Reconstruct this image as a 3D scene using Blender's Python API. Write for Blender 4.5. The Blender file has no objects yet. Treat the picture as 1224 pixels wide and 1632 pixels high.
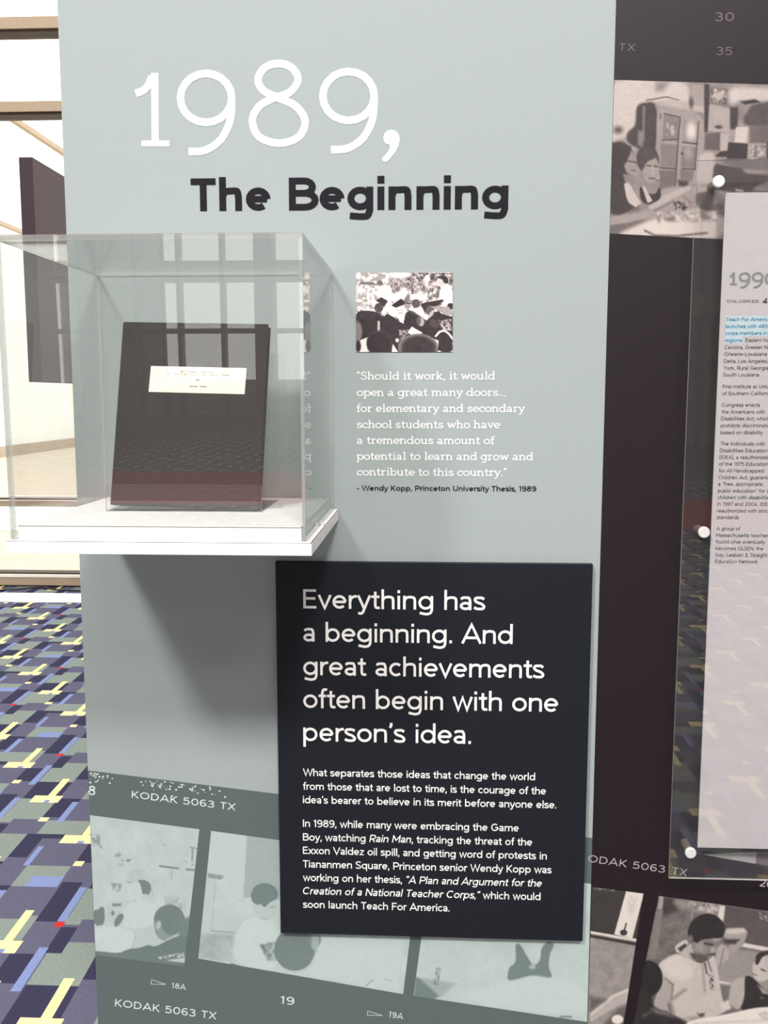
import bpy, math, os
import numpy as np
from mathutils import Vector, Matrix

SC = bpy.context.scene
COL = SC.collection

# ------------------------------------------------------------------ camera
FPX = 1500.0                                   # focal length in pixels of the 1224 x 1632 frame
PITCH = math.atan(184.0 / FPX)
YAW = math.atan(73.0 / FPX * math.cos(PITCH))
EYE = Vector((0.0, -1.5, 1.55))                # display wall face lies in the plane y = 0
cd = bpy.data.cameras.new('camera')
cam = bpy.data.objects.new('camera', cd)
COL.objects.link(cam)
cd.sensor_fit = 'VERTICAL'
cd.sensor_height = 24.0
cd.lens = 24.0 * FPX / 1632.0
cd.clip_start = 0.02
cd.clip_end = 500
cam.location = EYE
cam.rotation_euler = (math.pi / 2 - PITCH, 0, YAW)
SC.camera = cam

# ------------------------------------------------------------------ world, lamps, exposure
world = bpy.data.worlds.new('overcast_sky')
SC.world = world
world.use_nodes = True
bg = world.node_tree.nodes['Background']
bg.inputs['Color'].default_value = (1.0, 0.985, 0.96, 1)
bg.inputs['Strength'].default_value = 3.0
SC.view_settings.view_transform = 'Standard'
SC.view_settings.look = 'None'
SC.view_settings.gamma = 1.0
SC.view_settings.exposure = 0.0
SC.view_settings.use_curve_mapping = False


def area_lamp(name, loc, target, size, watts, color=(1, 1, 1), shape='DISK'):
    l = bpy.data.lights.new(name, 'AREA')
    l.shape = shape
    l.size = size
    l.energy = watts
    l.color = color
    o = bpy.data.objects.new(name, l)
    COL.objects.link(o)
    o.location = loc
    o.rotation_euler = (Vector(target) - Vector(loc)).to_track_quat('-Z', 'Y').to_euler()
    return o


SPOTS = [((-3.05, -5.7, 6.9), 1.05, 525), ((1.35, -5.7, 6.9), 1.15, 455)]
PANELS = [(x, y) for y in (-3.2, -9.0, -15.0) for x in (-4.2, 0.0, 4.2)]
for _l, _s, _w in SPOTS:
    area_lamp('spot_lamp', _l, (-0.1, 0, 1.45), _s, _w, (1.0, 0.98, 0.95))
for _x, _y in PANELS:
    area_lamp('panel_lamp', (_x, _y, 7.38), (_x, _y, 0), 1.3, 55 if _y > -6 else 65, (1.0, 0.985, 0.96), 'SQUARE')
area_lamp('panel_lamp', (-3.6, 3.0, 7.38), (-3.6, 3.0, 0), 1.3, 150, (1.0, 0.985, 0.96), 'SQUARE')

# ------------------------------------------------------------------ photo measurements -> points of the world
_F = Vector((-math.sin(YAW) * math.cos(PITCH), math.cos(YAW) * math.cos(PITCH), -math.sin(PITCH)))
_R = Vector((math.cos(YAW), math.sin(YAW), 0))
_U = _R.cross(_F)


def onY(px, py, y=0.0):
    d = _F + _R * ((px - 612) / FPX) - _U * ((py - 816) / FPX)
    return EYE + d * ((y - EYE.y) / d.y)


def uv(px, py, y=0.0):
    p = onY(px, py, y)
    return Vector((p.x, p.z))


def lin(r, g, b, k=1.0):
    f = lambda c: ((c / 255 + 0.055) / 1.055) ** 2.4 if c > 10 else c / 255 / 12.92
    return (f(r) * k, f(g) * k, f(b) * k)


# ------------------------------------------------------------------ materials
def mat(name, color, rough=0.6, spec=0.4, metal=0.0, grain=0.0, grain_scale=200.0, bump=0.0, emit=None):
    m = bpy.data.materials.new(name)
    m.use_nodes = True
    nt = m.node_tree
    b = nt.nodes['Principled BSDF']
    b.inputs['Base Color'].default_value = (*color, 1)
    b.inputs['Roughness'].default_value = rough
    b.inputs['Specular IOR Level'].default_value = spec
    b.inputs['Metallic'].default_value = metal
    if grain or bump:
        tc = nt.nodes.new('ShaderNodeTexCoord')
        n = nt.nodes.new('ShaderNodeTexNoise')
        n.inputs['Scale'].default_value = grain_scale
        n.inputs['Detail'].default_value = 4
        nt.links.new(tc.outputs['Object'], n.inputs['Vector'])
        if grain:
            mr = nt.nodes.new('ShaderNodeMapRange')
            mr.inputs['From Min'].default_value = 0.3
            mr.inputs['From Max'].default_value = 0.7
            mr.inputs['To Min'].default_value = 1 - grain
            mr.inputs['To Max'].default_value = 1 + grain
            nt.links.new(n.outputs['Fac'], mr.inputs['Value'])
            mx = nt.nodes.new('ShaderNodeVectorMath')
            mx.operation = 'SCALE'
            mx.inputs[0].default_value = color
            nt.links.new(mr.outputs['Result'], mx.inputs['Scale'])
            nt.links.new(mx.outputs[0], b.inputs['Base Color'])
        if bump:
            bp = nt.nodes.new('ShaderNodeBump')
            bp.inputs['Strength'].default_value = bump
            bp.inputs['Distance'].default_value = 0.002
            nt.links.new(n.outputs['Fac'], bp.inputs['Height'])
            nt.links.new(bp.outputs['Normal'], b.inputs['Normal'])
    if emit:
        b.inputs['Emission Color'].default_value = (*emit[0], 1)
        b.inputs['Emission Strength'].default_value = emit[1]
    return m


def print_mat(name, rough=0.55, spec=0.3, grain=0.04, scale=600):
    """flat print: colours come from the mesh's own colour attribute"""
    m = bpy.data.materials.new(name)
    m.use_nodes = True
    nt = m.node_tree
    b = nt.nodes['Principled BSDF']
    b.inputs['Roughness'].default_value = rough
    b.inputs['Specular IOR Level'].default_value = spec
    a = nt.nodes.new('ShaderNodeVertexColor')
    a.layer_name = 'Col'
    tc = nt.nodes.new('ShaderNodeTexCoord')
    n = nt.nodes.new('ShaderNodeTexNoise')
    n.inputs['Scale'].default_value = scale
    n.inputs['Detail'].default_value = 3
    nt.links.new(tc.outputs['Object'], n.inputs['Vector'])
    mr = nt.nodes.new('ShaderNodeMapRange')
    mr.inputs['From Min'].default_value = 0.3
    mr.inputs['From Max'].default_value = 0.7
    mr.inputs['To Min'].default_value = 1 - grain
    mr.inputs['To Max'].default_value = 1 + grain
    nt.links.new(n.outputs['Fac'], mr.inputs['Value'])
    mx = nt.nodes.new('ShaderNodeVectorMath')
    mx.operation = 'SCALE'
    nt.links.new(a.outputs['Color'], mx.inputs[0])
    nt.links.new(mr.outputs['Result'], mx.inputs['Scale'])
    nt.links.new(mx.outputs[0], b.inputs['Base Color'])
    return m


def clear_mat(name, tint=(0.97, 0.985, 0.98), f0=0.045, haze=0.0, haze_col=(0.8, 0.82, 0.8)):
    """thin clear sheet: straight-through transmission, mirror reflection that grows towards grazing, a little haze"""
    m = bpy.data.materials.new(name)
    m.use_nodes = True
    nt = m.node_tree
    nt.nodes.remove(nt.nodes['Principled BSDF'])
    out = nt.nodes['Material Output']
    tr = nt.nodes.new('ShaderNodeBsdfTransparent')
    tr.inputs['Color'].default_value = (*tint, 1)
    gl = nt.nodes.new('ShaderNodeBsdfGlossy')
    gl.inputs['Roughness'].default_value = 0.0
    df = nt.nodes.new('ShaderNodeBsdfDiffuse')
    df.inputs['Color'].default_value = (*haze_col, 1)
    lw = nt.nodes.new('ShaderNodeLayerWeight')
    lw.inputs['Blend'].default_value = 0.5
    pw = nt.nodes.new('ShaderNodeMath')
    pw.operation = 'POWER'
    pw.inputs[1].default_value = 5.0
    nt.links.new(lw.outputs['Facing'], pw.inputs[0])
    ma = nt.nodes.new('ShaderNodeMath')
    ma.operation = 'MULTIPLY_ADD'
    ma.inputs[1].default_value = 1 - f0
    ma.inputs[2].default_value = f0
    nt.links.new(pw.outputs[0], ma.inputs[0])
    hz = nt.nodes.new('ShaderNodeMixShader')
    hz.inputs[0].default_value = haze
    nt.links.new(tr.outputs[0], hz.inputs[1])
    nt.links.new(df.outputs[0], hz.inputs[2])
    mx = nt.nodes.new('ShaderNodeMixShader')
    nt.links.new(ma.outputs[0], mx.inputs[0])
    nt.links.new(hz.outputs[0], mx.inputs[1])
    nt.links.new(gl.outputs[0], mx.inputs[2])
    nt.links.new(mx.outputs[0], out.inputs['Surface'])
    return m


M = {}
M['wall'] = mat('sage_wall_print', lin(176, 186, 186, 0.73), 0.6, 0.2, grain=0.02, grain_scale=500)
M['mural'] = mat('charcoal_mural_print', lin(46, 33, 39, 0.42), 0.5, 0.30, grain=0.06, grain_scale=500)
M['band'] = mat('dark_sage_print', lin(92, 105, 105, 0.84), 0.5, 0.3, grain=0.05, grain_scale=500)
M['white_vinyl'] = mat('white_vinyl', (0.86, 0.84, 0.82), 0.5, 0.3)
M['dark_vinyl'] = mat('charcoal_vinyl', lin(26, 25, 31), 0.6, 0.12)
M['black_vinyl'] = mat('black_vinyl', lin(22, 22, 26), 0.6, 0.12)
M['pale_ink'] = mat('pale_sage_ink', lin(196, 210, 206, 1.0), 0.5, 0.3)
M['grey_ink'] = mat('grey_ink', lin(165, 158, 160, 1.0), 0.5, 0.3)
M['dim_ink'] = mat('dim_grey_ink', lin(100, 90, 96, 1.0), 0.5, 0.3)
M['navy'] = mat('navy_sign_face', lin(31, 34, 42, 0.72), 0.5, 0.2, grain=0.05, grain_scale=400)
M['white_lam'] = mat('white_laminate', (0.93, 0.905, 0.89), 0.35, 0.5, grain=0.01, grain_scale=30)
M['seam'] = mat('laminate_seam', lin(95, 85, 80), 0.7, 0.2)
M['book'] = mat('black_book_cloth', lin(36, 28, 29), 0.7, 0.15, grain=0.12, grain_scale=900, bump=0.25)
M['book_edge'] = mat('book_spine_cloth', lin(36, 29, 33), 0.7, 0.15, grain=0.1, grain_scale=900, bump=0.2)
M['paper'] = mat('book_paper', lin(225, 215, 195), 0.8, 0.1, grain=0.05, grain_scale=300)
M['label'] = mat('cream_label_paper', lin(252, 245, 218, 0.95), 0.8, 0.1, grain=0.02, grain_scale=200)
M['type_ink'] = mat('typewriter_ink', lin(70, 62, 60), 0.8, 0.1)
M['sheet_white'] = mat('info_sheet_white', lin(203, 197, 199, 0.83), 0.5, 0.3, grain=0.01, grain_scale=100)
M['text_ink'] = mat('info_text_ink', lin(66, 62, 66), 0.6, 0.2)
M['year_ink'] = mat('year_ink', lin(124, 131, 130), 0.6, 0.2)
M['blue_ink'] = mat('blue_ink', lin(58, 138, 172), 0.6, 0.2)
M['highlight'] = mat('pale_blue_highlight', lin(184, 200, 206), 0.6, 0.2)
M['clear'] = clear_mat('clear_acrylic', (0.985, 0.99, 0.985), 0.06, 0.02)
M['clear2'] = clear_mat('clear_acrylic_flat', (0.985, 0.985, 0.985), 0.05, 0.012)
M['edge'] = clear_mat('acrylic_edge', (0.62, 0.66, 0.64), 0.08, 0.45, (0.62, 0.65, 0.63))
M['edge_light'] = clear_mat('acrylic_edge_bright', (0.8, 0.82, 0.8), 0.08, 0.5, (0.78, 0.76, 0.74))
M['glass'] = clear_mat('window_glass', (0.96, 0.975, 0.97), 0.05, 0.0)
M['bronze'] = mat('brushed_bronze', lin(150, 136, 122), 0.35, 0.5, 0.6)
M['steel'] = mat('brushed_steel', (0.86, 0.84, 0.82), 0.38, 0.5, 0.45)
M['frame'] = mat('bronze_window_frame', lin(178, 158, 136), 0.45, 0.4, grain=0.04, grain_scale=40)
M['frame_dark'] = mat('dark_brown_frame', lin(66, 52, 42), 0.6, 0.3)
M['sill'] = mat('pale_sill', lin(240, 235, 228), 0.5, 0.3)
M['board'] = mat('charcoal_board', lin(118, 101, 109), 0.6, 0.2, grain=0.08, grain_scale=200)
M['board_dark'] = mat('charcoal_board_edge', lin(62, 50, 57), 0.6, 0.2, grain=0.08, grain_scale=200)
M['plaster'] = mat('beige_plaster', (0.60, 0.555, 0.50), 0.9, 0.1, grain=0.03, grain_scale=4)
M['ceiling'] = mat('white_ceiling', (0.72, 0.71, 0.69), 0.95, 0.1, grain=0.02, grain_scale=4)
M['column'] = mat('grey_column', (0.26, 0.235, 0.22), 0.7, 0.3, grain=0.05, grain_scale=6)
M['concrete'] = mat('pale_concrete', (0.62, 0.53, 0.43), 0.9, 0.1, grain=0.06, grain_scale=2)
M['stucco'] = mat('white_stucco', (0.85, 0.84, 0.82), 0.9, 0.1, grain=0.02, grain_scale=3)
M['tan'] = mat('tan_stone_band', (0.42, 0.33, 0.25), 0.9, 0.1, grain=0.05, grain_scale=3)
M['white_strip'] = mat('white_floor_strip', (0.93, 0.92, 0.89), 0.35, 0.5)
M['lamp_metal'] = mat('white_lamp_metal', (0.7, 0.7, 0.7), 0.4, 0.4)
M['cable'] = mat('black_cable', (0.02, 0.02, 0.02), 0.5, 0.4)
M['ash'] = mat('red_carpet', lin(205, 44, 48), 0.95, 0.05, grain=0.15, grain_scale=20)


# ------------------------------------------------------------------ mesh helpers
class MB:
    """collects polygons with material slots and builds one mesh object"""

    def __init__(self):
        self.v, self.f, self.m, self.mats = [], [], [], []

    def slot(self, m):
        if m not in self.mats:
            self.mats.append(m)
        return self.mats.index(m)

    def poly(self, pts, m):
        k = len(self.v)
        self.v += [tuple(p) for p in pts]
        self.f.append(list(range(k, k + len(pts))))
        self.m.append(self.slot(m))

    def raw(self, vs, fs, m):
        k = len(self.v)
        self.v += [tuple(p) for p in vs]
        s = self.slot(m)
        for f in fs:
            self.f.append([i + k for i in f])
            self.m.append(s)

    def box(self, a, b, m, faces=None, bev=0.0):
        """faces: dict of side -> material for '-x','+x','-y','+y','-z','+z'"""
        x0, y0, z0 = a
        x1, y1, z1 = b
        c = [(x0, y0, z0), (x1, y0, z0), (x1, y1, z0), (x0, y1, z0), (x0, y0, z1), (x1, y0, z1), (x1, y1, z1), (x0, y1, z1)]
        self.hexa(c, m, faces)

    def hexa(self, c, m, faces=None):
        fs = {'-z': (0, 3, 2, 1), '+z': (4, 5, 6, 7), '-y': (0, 1, 5, 4), '+x': (1, 2, 6, 5), '+y': (2, 3, 7, 6), '-x': (3, 0, 4, 7)}
        k = len(self.v)
        self.v += [tuple(p) for p in c]
        for s, f in fs.items():
            self.f.append([i + k for i in f])
            self.m.append(self.slot((faces or {}).get(s, m)))

    def cyl(self, p0, p1, r, m, n=24, r1=None, bev=0.0):
        p0, p1 = Vector(p0), Vector(p1)
        r1 = r if r1 is None else r1
        ax = (p1 - p0).normalized()
        s = ax.orthogonal().normalized()
        t = ax.cross(s)
        rings = [(p0, r), (p1 - ax * bev, r1)] + ([(p1, r1 - bev)] if bev else [])
        k = len(self.v)
        for c, rr in rings:
            for i in range(n):
                a = 2 * math.pi * i / n
                self.v.append(tuple(c + (s * math.cos(a) + t * math.sin(a)) * rr))
        sl = self.slot(m)
        for j in range(len(rings) - 1):
            for i in range(n):
                a, b = k + j * n + i, k + j * n + (i + 1) % n
                self.f.append([a, b, b + n, a + n])
                self.m.append(sl)
        self.f.append([k + i for i in range(n)][::-1])
        self.m.append(sl)
        self.f.append([k + (len(rings) - 1) * n + i for i in range(n)])
        self.m.append(sl)

    def build(self, name, parent=None, bevel=0.0):
        me = bpy.data.meshes.new(name)
        me.from_pydata(self.v, [], self.f)
        for m in self.mats:
            me.materials.append(m)
        me.polygons.foreach_set('material_index', self.m)
        me.update()
        o = bpy.data.objects.new(name, me)
        COL.objects.link(o)
        if parent:
            o.parent = parent
        if bevel:
            b = o.modifiers.new('bevel', 'BEVEL')
            b.width = bevel
            b.segments = 2
            b.limit_method = 'ANGLE'
        return o


def tag(o, label=None, cat=None, group=None, kind=None):
    if label:
        o['label'] = label
    if cat:
        o['category'] = cat
    if group:
        o['group'] = group
    if kind:
        o['kind'] = kind
    return o


def empty(name, loc=(0, 0, 0)):
    o = bpy.data.objects.new(name, None)
    COL.objects.link(o)
    o.location = loc
    o.empty_display_size = 0.1
    return o


def adopt(parent, child):
    """parent keeping world coordinates (parents here are unrotated empties)"""
    child.parent = parent
    child.matrix_parent_inverse = Matrix.Translation(-parent.location)
    return child


# ------------------------------------------------------------------ lettering
LAYER = 0.000015       # strokes of one letter lie a hair above each other


def place(mb, v, fs, m, left, right, size, y):
    """put flat lettering (v in letter units) on the plane y: baseline from wall point left to right (or natural width times right)"""
    x0, x1 = v[:, 0].min(), v[:, 0].max()
    L = Vector(left)
    if isinstance(right, (int, float)):
        ax = Vector((1, 0))
        sx = size * right
    else:
        dv = Vector(right) - L
        ax = dv.normalized()
        sx = dv.length / (x1 - x0)
    ay = Vector((-ax.y, ax.x))
    out = []
    for p in v:
        q = L + ax * ((p[0] - x0) * sx) + ay * (p[1] * size)
        out.append((q.x, y - p[2] * LAYER, q.y))
    mb.raw(out, fs, m)


def px_text(mb, s, lpx, rpx, cap_px, m, y, w=0.19, mono=0.0, space=0.0, level=False):
    """lettering measured on the photograph: baseline ends and capital height, laid onto the plane y"""
    L, Rr = uv(*lpx, y), (uv(*rpx, y) if not isinstance(rpx, (int, float)) else rpx)
    if level and not isinstance(rpx, (int, float)):
        mz = (L.y + Rr.y) / 2
        L.y = Rr.y = mz
    size = (uv(lpx[0], lpx[1] - cap_px, y).y - uv(lpx[0], lpx[1], y).y) / CAP
    v, f = sans_line(s, w, mono, space)
    place(mb, v, f, m, L, Rr, size, y)


# --- drawn letters (slab serif alphabet and the large light numerals): strokes of constant width
def smooth(pts, n=6, closed=False):
    P = [np.array(p, float) for p in pts]
    if closed:
        P = [P[-1]] + P + [P[0], P[1]]
    else:
        P = [2 * P[0] - P[1]] + P + [2 * P[-1] - P[-2]]
    out = []
    for i in range(1, len(P) - 2):
        for k in range(n):
            t = k / n
            a, b, c, d = P[i - 1], P[i], P[i + 1], P[i + 2]
            out.append(0.5 * ((2 * b) + (-a + c) * t + (2 * a - 5 * b + 4 * c - d) * t * t + (-a + 3 * b - 3 * c + d) * t ** 3))
    if not closed:
        out.append(P[-2])
    else:
        out.append(out[0])
    return out


def ell(cx, cy, rx, ry, a0=0, a1=360, n=20):
    return [np.array((cx + rx * math.cos(math.radians(a0 + (a1 - a0) * i / n)), cy + ry * math.sin(math.radians(a0 + (a1 - a0) * i / n)))) for i in range(n + 1)]


def sweep(pts, w, vs, fs, layer=0):
    P = [np.array(pts[0], float)]
    for p in pts[1:]:
        if np.hypot(p[0] - P[-1][0], p[1] - P[-1][1]) > 1e-5:
            P.append(np.array(p, float))
    closed = np.linalg.norm(P[0] - P[-1]) < 1e-6 and len(P) > 3
    if closed:
        P = P[:-1]
    n = len(P)
    k = len(vs)
    for i in range(n):
        a = P[(i - 1) % n] if (closed or i > 0) else None
        b = P[(i + 1) % n] if (closed or i < n - 1) else None
        t1 = (P[i] - a) if a is not None else (b - P[i])
        t2 = (b - P[i]) if b is not None else (P[i] - a)
        t1 = t1 / (np.linalg.norm(t1) + 1e-9)
        t2 = t2 / (np.linalg.norm(t2) + 1e-9)
        t = t1 + t2
        t = t / (np.linalg.norm(t) + 1e-9)
        nn = np.array((-t[1], t[0]))
        d = max(0.5, float(np.dot(nn, np.array((-t1[1], t1[0])))))
        h = w / 2 / d
        for e in (P[i] + nn * h, P[i] - nn * h):
            vs.append(np.array((e[0], e[1], float(layer))))
    m = n if closed else n - 1
    for i in range(m):
        a, b = k + 2 * i, k + 2 * ((i + 1) % n)
        fs.append([a, b, b + 1, a + 1])


W = 0.175
HB, HT, HA = W / 2, 1 - W / 2, 1.48 - W / 2


def _g():
    S = lambda x0, x1, y: [(x0, y), (x1, y)]
    arch = lambda a, b: [(a, 0.55)] + smooth([(a, 0.62), (a + 0.12, 0.84), ((a + b) / 2 + 0.02, HT), (b - 0.05, 0.8), (b, 0.55)], 5) + [(b, 0.0)]
    G = {}
    G['o'] = (1.02, [ell(.5, .5, .41, .415)])
    G['a'] = (1.02, [ell(.40, .29, .30, .205), smooth([(.14, .80), (.42, HT), (.66, .80), (.70, .6)], 5) + [(.70, .1)], S(.70, .92, HB)])
    G['b'] = (1.08, [[(.2, 0), (.2, 1.48)], S(0, .2, HA), ell(.60, .5, .385, .415)])
    G['c'] = (.92, [ell(.5, .5, .41, .415, 42, 322), [(.80, .62), (.80, .9)]])
    G['d'] = (1.12, [ell(.47, .5, .385, .415), [(.86, 0), (.86, 1.48)], S(.64, .86, HA), S(.86, 1.06, HB)])
    G['e'] = (.96, [[(.1, .5), (.9, .5)], ell(.5, .5, .41, .415, 0, 318)])
    G['f'] = (.66, [[(.3, 0), (.3, 1.1)] + smooth([(.3, 1.1), (.36, 1.33), (.52, 1.42), (.70, 1.38)], 4), S(.06, .62, HT), S(.08, .56, HB)])
    G['g'] = (1.08, [ell(.46, .5, .385, .415), [(.83, 1.0), (.83, 0)] + smooth([(.83, 0), (.76, -.26), (.48, -.40), (.14, -.32)], 5), S(.83, 1.04, HT)])
    G['h'] = (1.12, [[(.22, 0), (.22, 1.48)], S(.02, .22, HA), arch(.22, .84), S(.04, .42, HB), S(.66, 1.04, HB)])
    G['i'] = (.58, [[(.3, 0), (.3, 1)], S(.1, .3, HT), S(.08, .52, HB), [(.29, 1.24), (.29, 1.44)]])
    G['k'] = (1.04, [[(.22, 0), (.22, 1.48)], S(.02, .22, HA), [(.24, .42), (.74, .92)], [(.44, .58), (.82, .08)], S(.04, .42, HB), S(.6, .92, HT), S(.66, 1.0, HB)])
    G['l'] = (.58, [[(.3, 0), (.3, 1.48)], S(.08, .3, HA), S(.08, .52, HB)])
    G['m'] = (1.66, [[(.22, 0), (.22, 1)], S(.02, .22, HT), arch(.22, .79), arch(.79, 1.38), S(.04, .42, HB), S(.64, .96, HB), S(1.22, 1.58, HB)])
    G['n'] = (1.12, [[(.22, 0), (.22, 1)], S(.02, .22, HT), arch(.22, .84), S(.04, .42, HB), S(.66, 1.04, HB)])
    G['p'] = (1.1, [[(.22, -.46), (.22, 1)], S(.02, .22, HT), ell(.62, .5, .385, .415), S(.04, .42, -.46 + HB)])
    G['r'] = (.82, [[(.26, 0), (.26, 1)], S(.04, .26, HT), smooth([(.26, .58), (.36, .82), (.56, .92), (.76, .88)], 4), S(.06, .52, HB)])
    G['s'] = (.86, [smooth([(.70, .72), (.62, .88), (.40, .915), (.17, .80), (.20, .60), (.44, .51), (.68, .40), (.72, .20), (.44, .085), (.18, .13), (.10, .30)], 4)])
    G['t'] = (.70, [[(.3, 1.3), (.3, .34)] + smooth([(.3, .34), (.34, .14), (.50, .08), (.68, .16)], 4), S(.06, .62, HT)])
    G['u'] = (1.12, [[(.22, 1), (.22, .45)] + smooth([(.22, .45), (.28, .18), (.5, .085), (.72, .16), (.82, .40)], 4), [(.82, 1), (.82, 0)], S(.02, .22, HT), S(.62, .82, HT), S(.82, 1.02, HB)])
    G['v'] = (.98, [[(.14, .95), (.49, .06)], [(.84, .95), (.49, .06)], S(0, .34, HT), S(.64, .98, HT)])
    G['w'] = (1.44, [[(.16, .95), (.44, .06)], [(.44, .06), (.72, .92)], [(.72, .92), (1.0, .06)], [(1.0, .06), (1.28, .95)], S(.02, .36, HT), S(1.1, 1.44, HT)])
    G['y'] = (.98, [[(.14, .95), (.50, .06)], smooth([(.86, .95), (.52, .08), (.40, -.22), (.24, -.38), (.08, -.38)], 4), S(0, .34, HT), S(.66, 1.0, HT)])
    G['S'] = (1.06, [smooth([(.84, 1.06), (.74, 1.30), (.48, 1.37), (.20, 1.24), (.18, .96), (.44, .78), (.76, .66), (.88, .40), (.74, .14), (.46, .06), (.20, .14), (.12, .40)], 4)])
    G[','] = (.42, [[(.24, .2), (.22, 0), (.12, -.24)]])
    G['.'] = (.40, [[(.2, 0), (.2, .2)]])
    G['\u201c'] = (.62, [[(.22, 1.46), (.12, 1.30), (.14, 1.12)], [(.48, 1.46), (.38, 1.30), (.40, 1.12)]])
    G['\u201d'] = (.62, [[(.18, 1.46), (.20, 1.28), (.10, 1.12)], [(.44, 1.46), (.46, 1.28), (.36, 1.12)]])
    G[' '] = (.52, [])
    return G


SLAB = _g()


def slab_line(s, w=W):
    vs, fs, x = [], [], 0.0
    for ch in s:
        adv, strokes = SLAB[ch]
        for k, st in enumerate(strokes):
            sweep([(p[0] + x, p[1]) for p in st], w, vs, fs, k)
        x += adv
    return np.array(vs), fs


CAP = 1.41


def sans_glyphs(w):
    """geometric sans serif alphabet of even strokes of width w; x-height 1"""
    h = w / 2
    XT, B, CT, AT, DT = 1 - h, h, CAP - h, 1.46, -0.42
    G = {}

    def el(x0, x1, y0=0.0, y1=1.0, a0=0, a1=360, n=20):
        return ell((x0 + x1) / 2, (y0 + y1) / 2, (x1 - x0) / 2 - h, (y1 - y0) / 2 - h, a0, a1, n)

    s0 = 0.10 + h
    dot = lambda x, y, r=None: [(x, y - (r or h * 1.15)), (x, y + (r or h * 1.15))]
    arch = lambda a, b, t=XT: [(a, 0.52)] + smooth([(a, 0.60), (a + 0.10, 0.82), ((a + b) / 2 + 0.02, t), (b - 0.06, 0.84), (b, 0.58)], 4) + [(b, 0.0)]
    G['o'] = (1.18, [el(.06, 1.12)])
    G['c'] = (1.00, [el(.06, 1.08, a0=46, a1=314)])
    G['e'] = (1.14, [[(.08 + h, .50), (1.08 - h, .50)], el(.06, 1.08, a0=0, a1=316 if w < .25 else 308)])
    G['a'] = (1.02, [el(.07, .90, 0, .60), smooth([(.15, .80), (.30, .90), (.50, XT), (.72, .88), (.90 - h, .64)], 5) + [(.90 - h, 0)]])
    G['b'] = (1.22, [[(s0, 0), (s0, AT)], el(.11, 1.14)])
    G['d'] = (1.22, [[(1.12 - h, 0), (1.12 - h, AT)], el(.06, 1.11)])
    G['p'] = (1.22, [[(s0, DT), (s0, 1)], el(.11, 1.14)])
    G['q'] = (1.22, [[(1.12 - h, DT), (1.12 - h, 1)], el(.06, 1.11)])
    G['g'] = (1.22, [el(.06, 1.11), [(1.12 - h, 1), (1.12 - h, 0)] + smooth([(1.12 - h, 0), (1.02 - h, -.24), (.62, DT + h), (.16, -.24)], 5)])
    G['f'] = (.62, [[(.20 + h, 0), (.20 + h, 1.06)] + smooth([(.20 + h, 1.1), (.28 + h, 1.34), (.46 + h, 1.47 - h), (.64, 1.42 - h)], 4), [(.02, XT), (.58, XT)]])
    G['h'] = (1.14, [[(s0, 0), (s0, AT)], arch(s0, 1.04 - h)])
    G['n'] = (1.14, [[(s0, 0), (s0, 1)], arch(s0, 1.04 - h)])
    G['m'] = (1.76, [[(s0, 0), (s0, 1)], arch(s0, .95 - h * .6), arch(.95 - h * .6, 1.66 - h)])
    G['r'] = (.70, [[(s0, 0), (s0, 1)], smooth([(s0, .52), (s0 + .10, .78), (s0 + .28, .90), (.70, XT + .02)], 4)])
    G['u'] = (1.14, [[(s0, 1), (s0, .46)] + smooth([(s0, .42), (s0 + .07, .16), ((s0 + 1.04 - h) / 2, B), (.98 - h, .22), (1.04 - h, .46)], 4), [(1.04 - h, 1), (1.04 - h, 0)]])
    G['i'] = (.42, [[(.21, 0), (.21, 1)], dot(.21, 1.29)])
    G['j'] = (.42, [[(.21, 1), (.21, -.2)] + smooth([(.21, -.2), (.12, DT + h), (-.06, DT + h)], 3), dot(.21, 1.29)])
    G['l'] = (.42, [[(.21, 0), (.21, AT)]])
    G['k'] = (1.04, [[(s0, 0), (s0, AT)], [(s0, .36), (.90, 1.0)], [(s0 + .22, .56), (.96, 0.0)]])
    G['s'] = (.90, [smooth([(.78, .80), (.62, .90), (.42, XT), (.20, .88), (.14, .72), (.30, .57), (.60, .46), (.78, .28), (.70, .12), (.44, B), (.22, .12), (.08, .20)], 4)])
    G['t'] = (.66, [[(.22 + h, 1.28), (.22 + h, .30)] + smooth([(.22 + h, .28), (.28 + h, .12), (.44 + h, B), (.64, .12)], 4), [(.02, XT), (.62, XT)]])
    G['v'] = (1.00, [[(.08, 1.0), (.50, h * .4), (.92, 1.0)]])
    G['w'] = (1.48, [[(.08, 1.0), (.42, h * .4), (.74, .94), (1.06, h * .4), (1.40, 1.0)]])
    G['x'] = (1.00, [[(.10, 0), (.90, 1.0)], [(.10, 1.0), (.90, 0)]])
    G['y'] = (1.00, [[(.08, 1.0), (.51, .04)], smooth([(.93, 1.0), (.54, .06), (.44, -.20), (.30, DT + h), (.08, DT + h + .02)], 4)])
    G['z'] = (.94, [[(.12, XT), (.82, XT), (.12, B), (.84, B)]])
    G['A'] = (1.44, [[(.06, 0), (.72, CAP - h * .4), (1.38, 0)], [(.32, .42), (1.12, .42)]])
    G['B'] = (1.30, [[(s0, 0), (s0, CAP)], [(s0, CT), (.74, CT)] + ell(.74, (CT + .74) / 2, .33, (CT - .74) / 2, 90, -90, 8) + [(s0, .74)], [(.74, .74)] + ell(.78, (B + .74) / 2, .40, (.74 - B) / 2, 90, -90, 8) + [(s0, B)]])
    G['C'] = (1.44, [el(.06, 1.46, 0, CAP, 46, 314, 24)])
    G['D'] = (1.46, [[(s0, 0), (s0, CAP)], [(s0, CT), (.62, CT)] + ell(.66, CAP / 2, .70 - h, CAP / 2 - h, 90, -90, 12) + [(s0, B)]])
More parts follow.
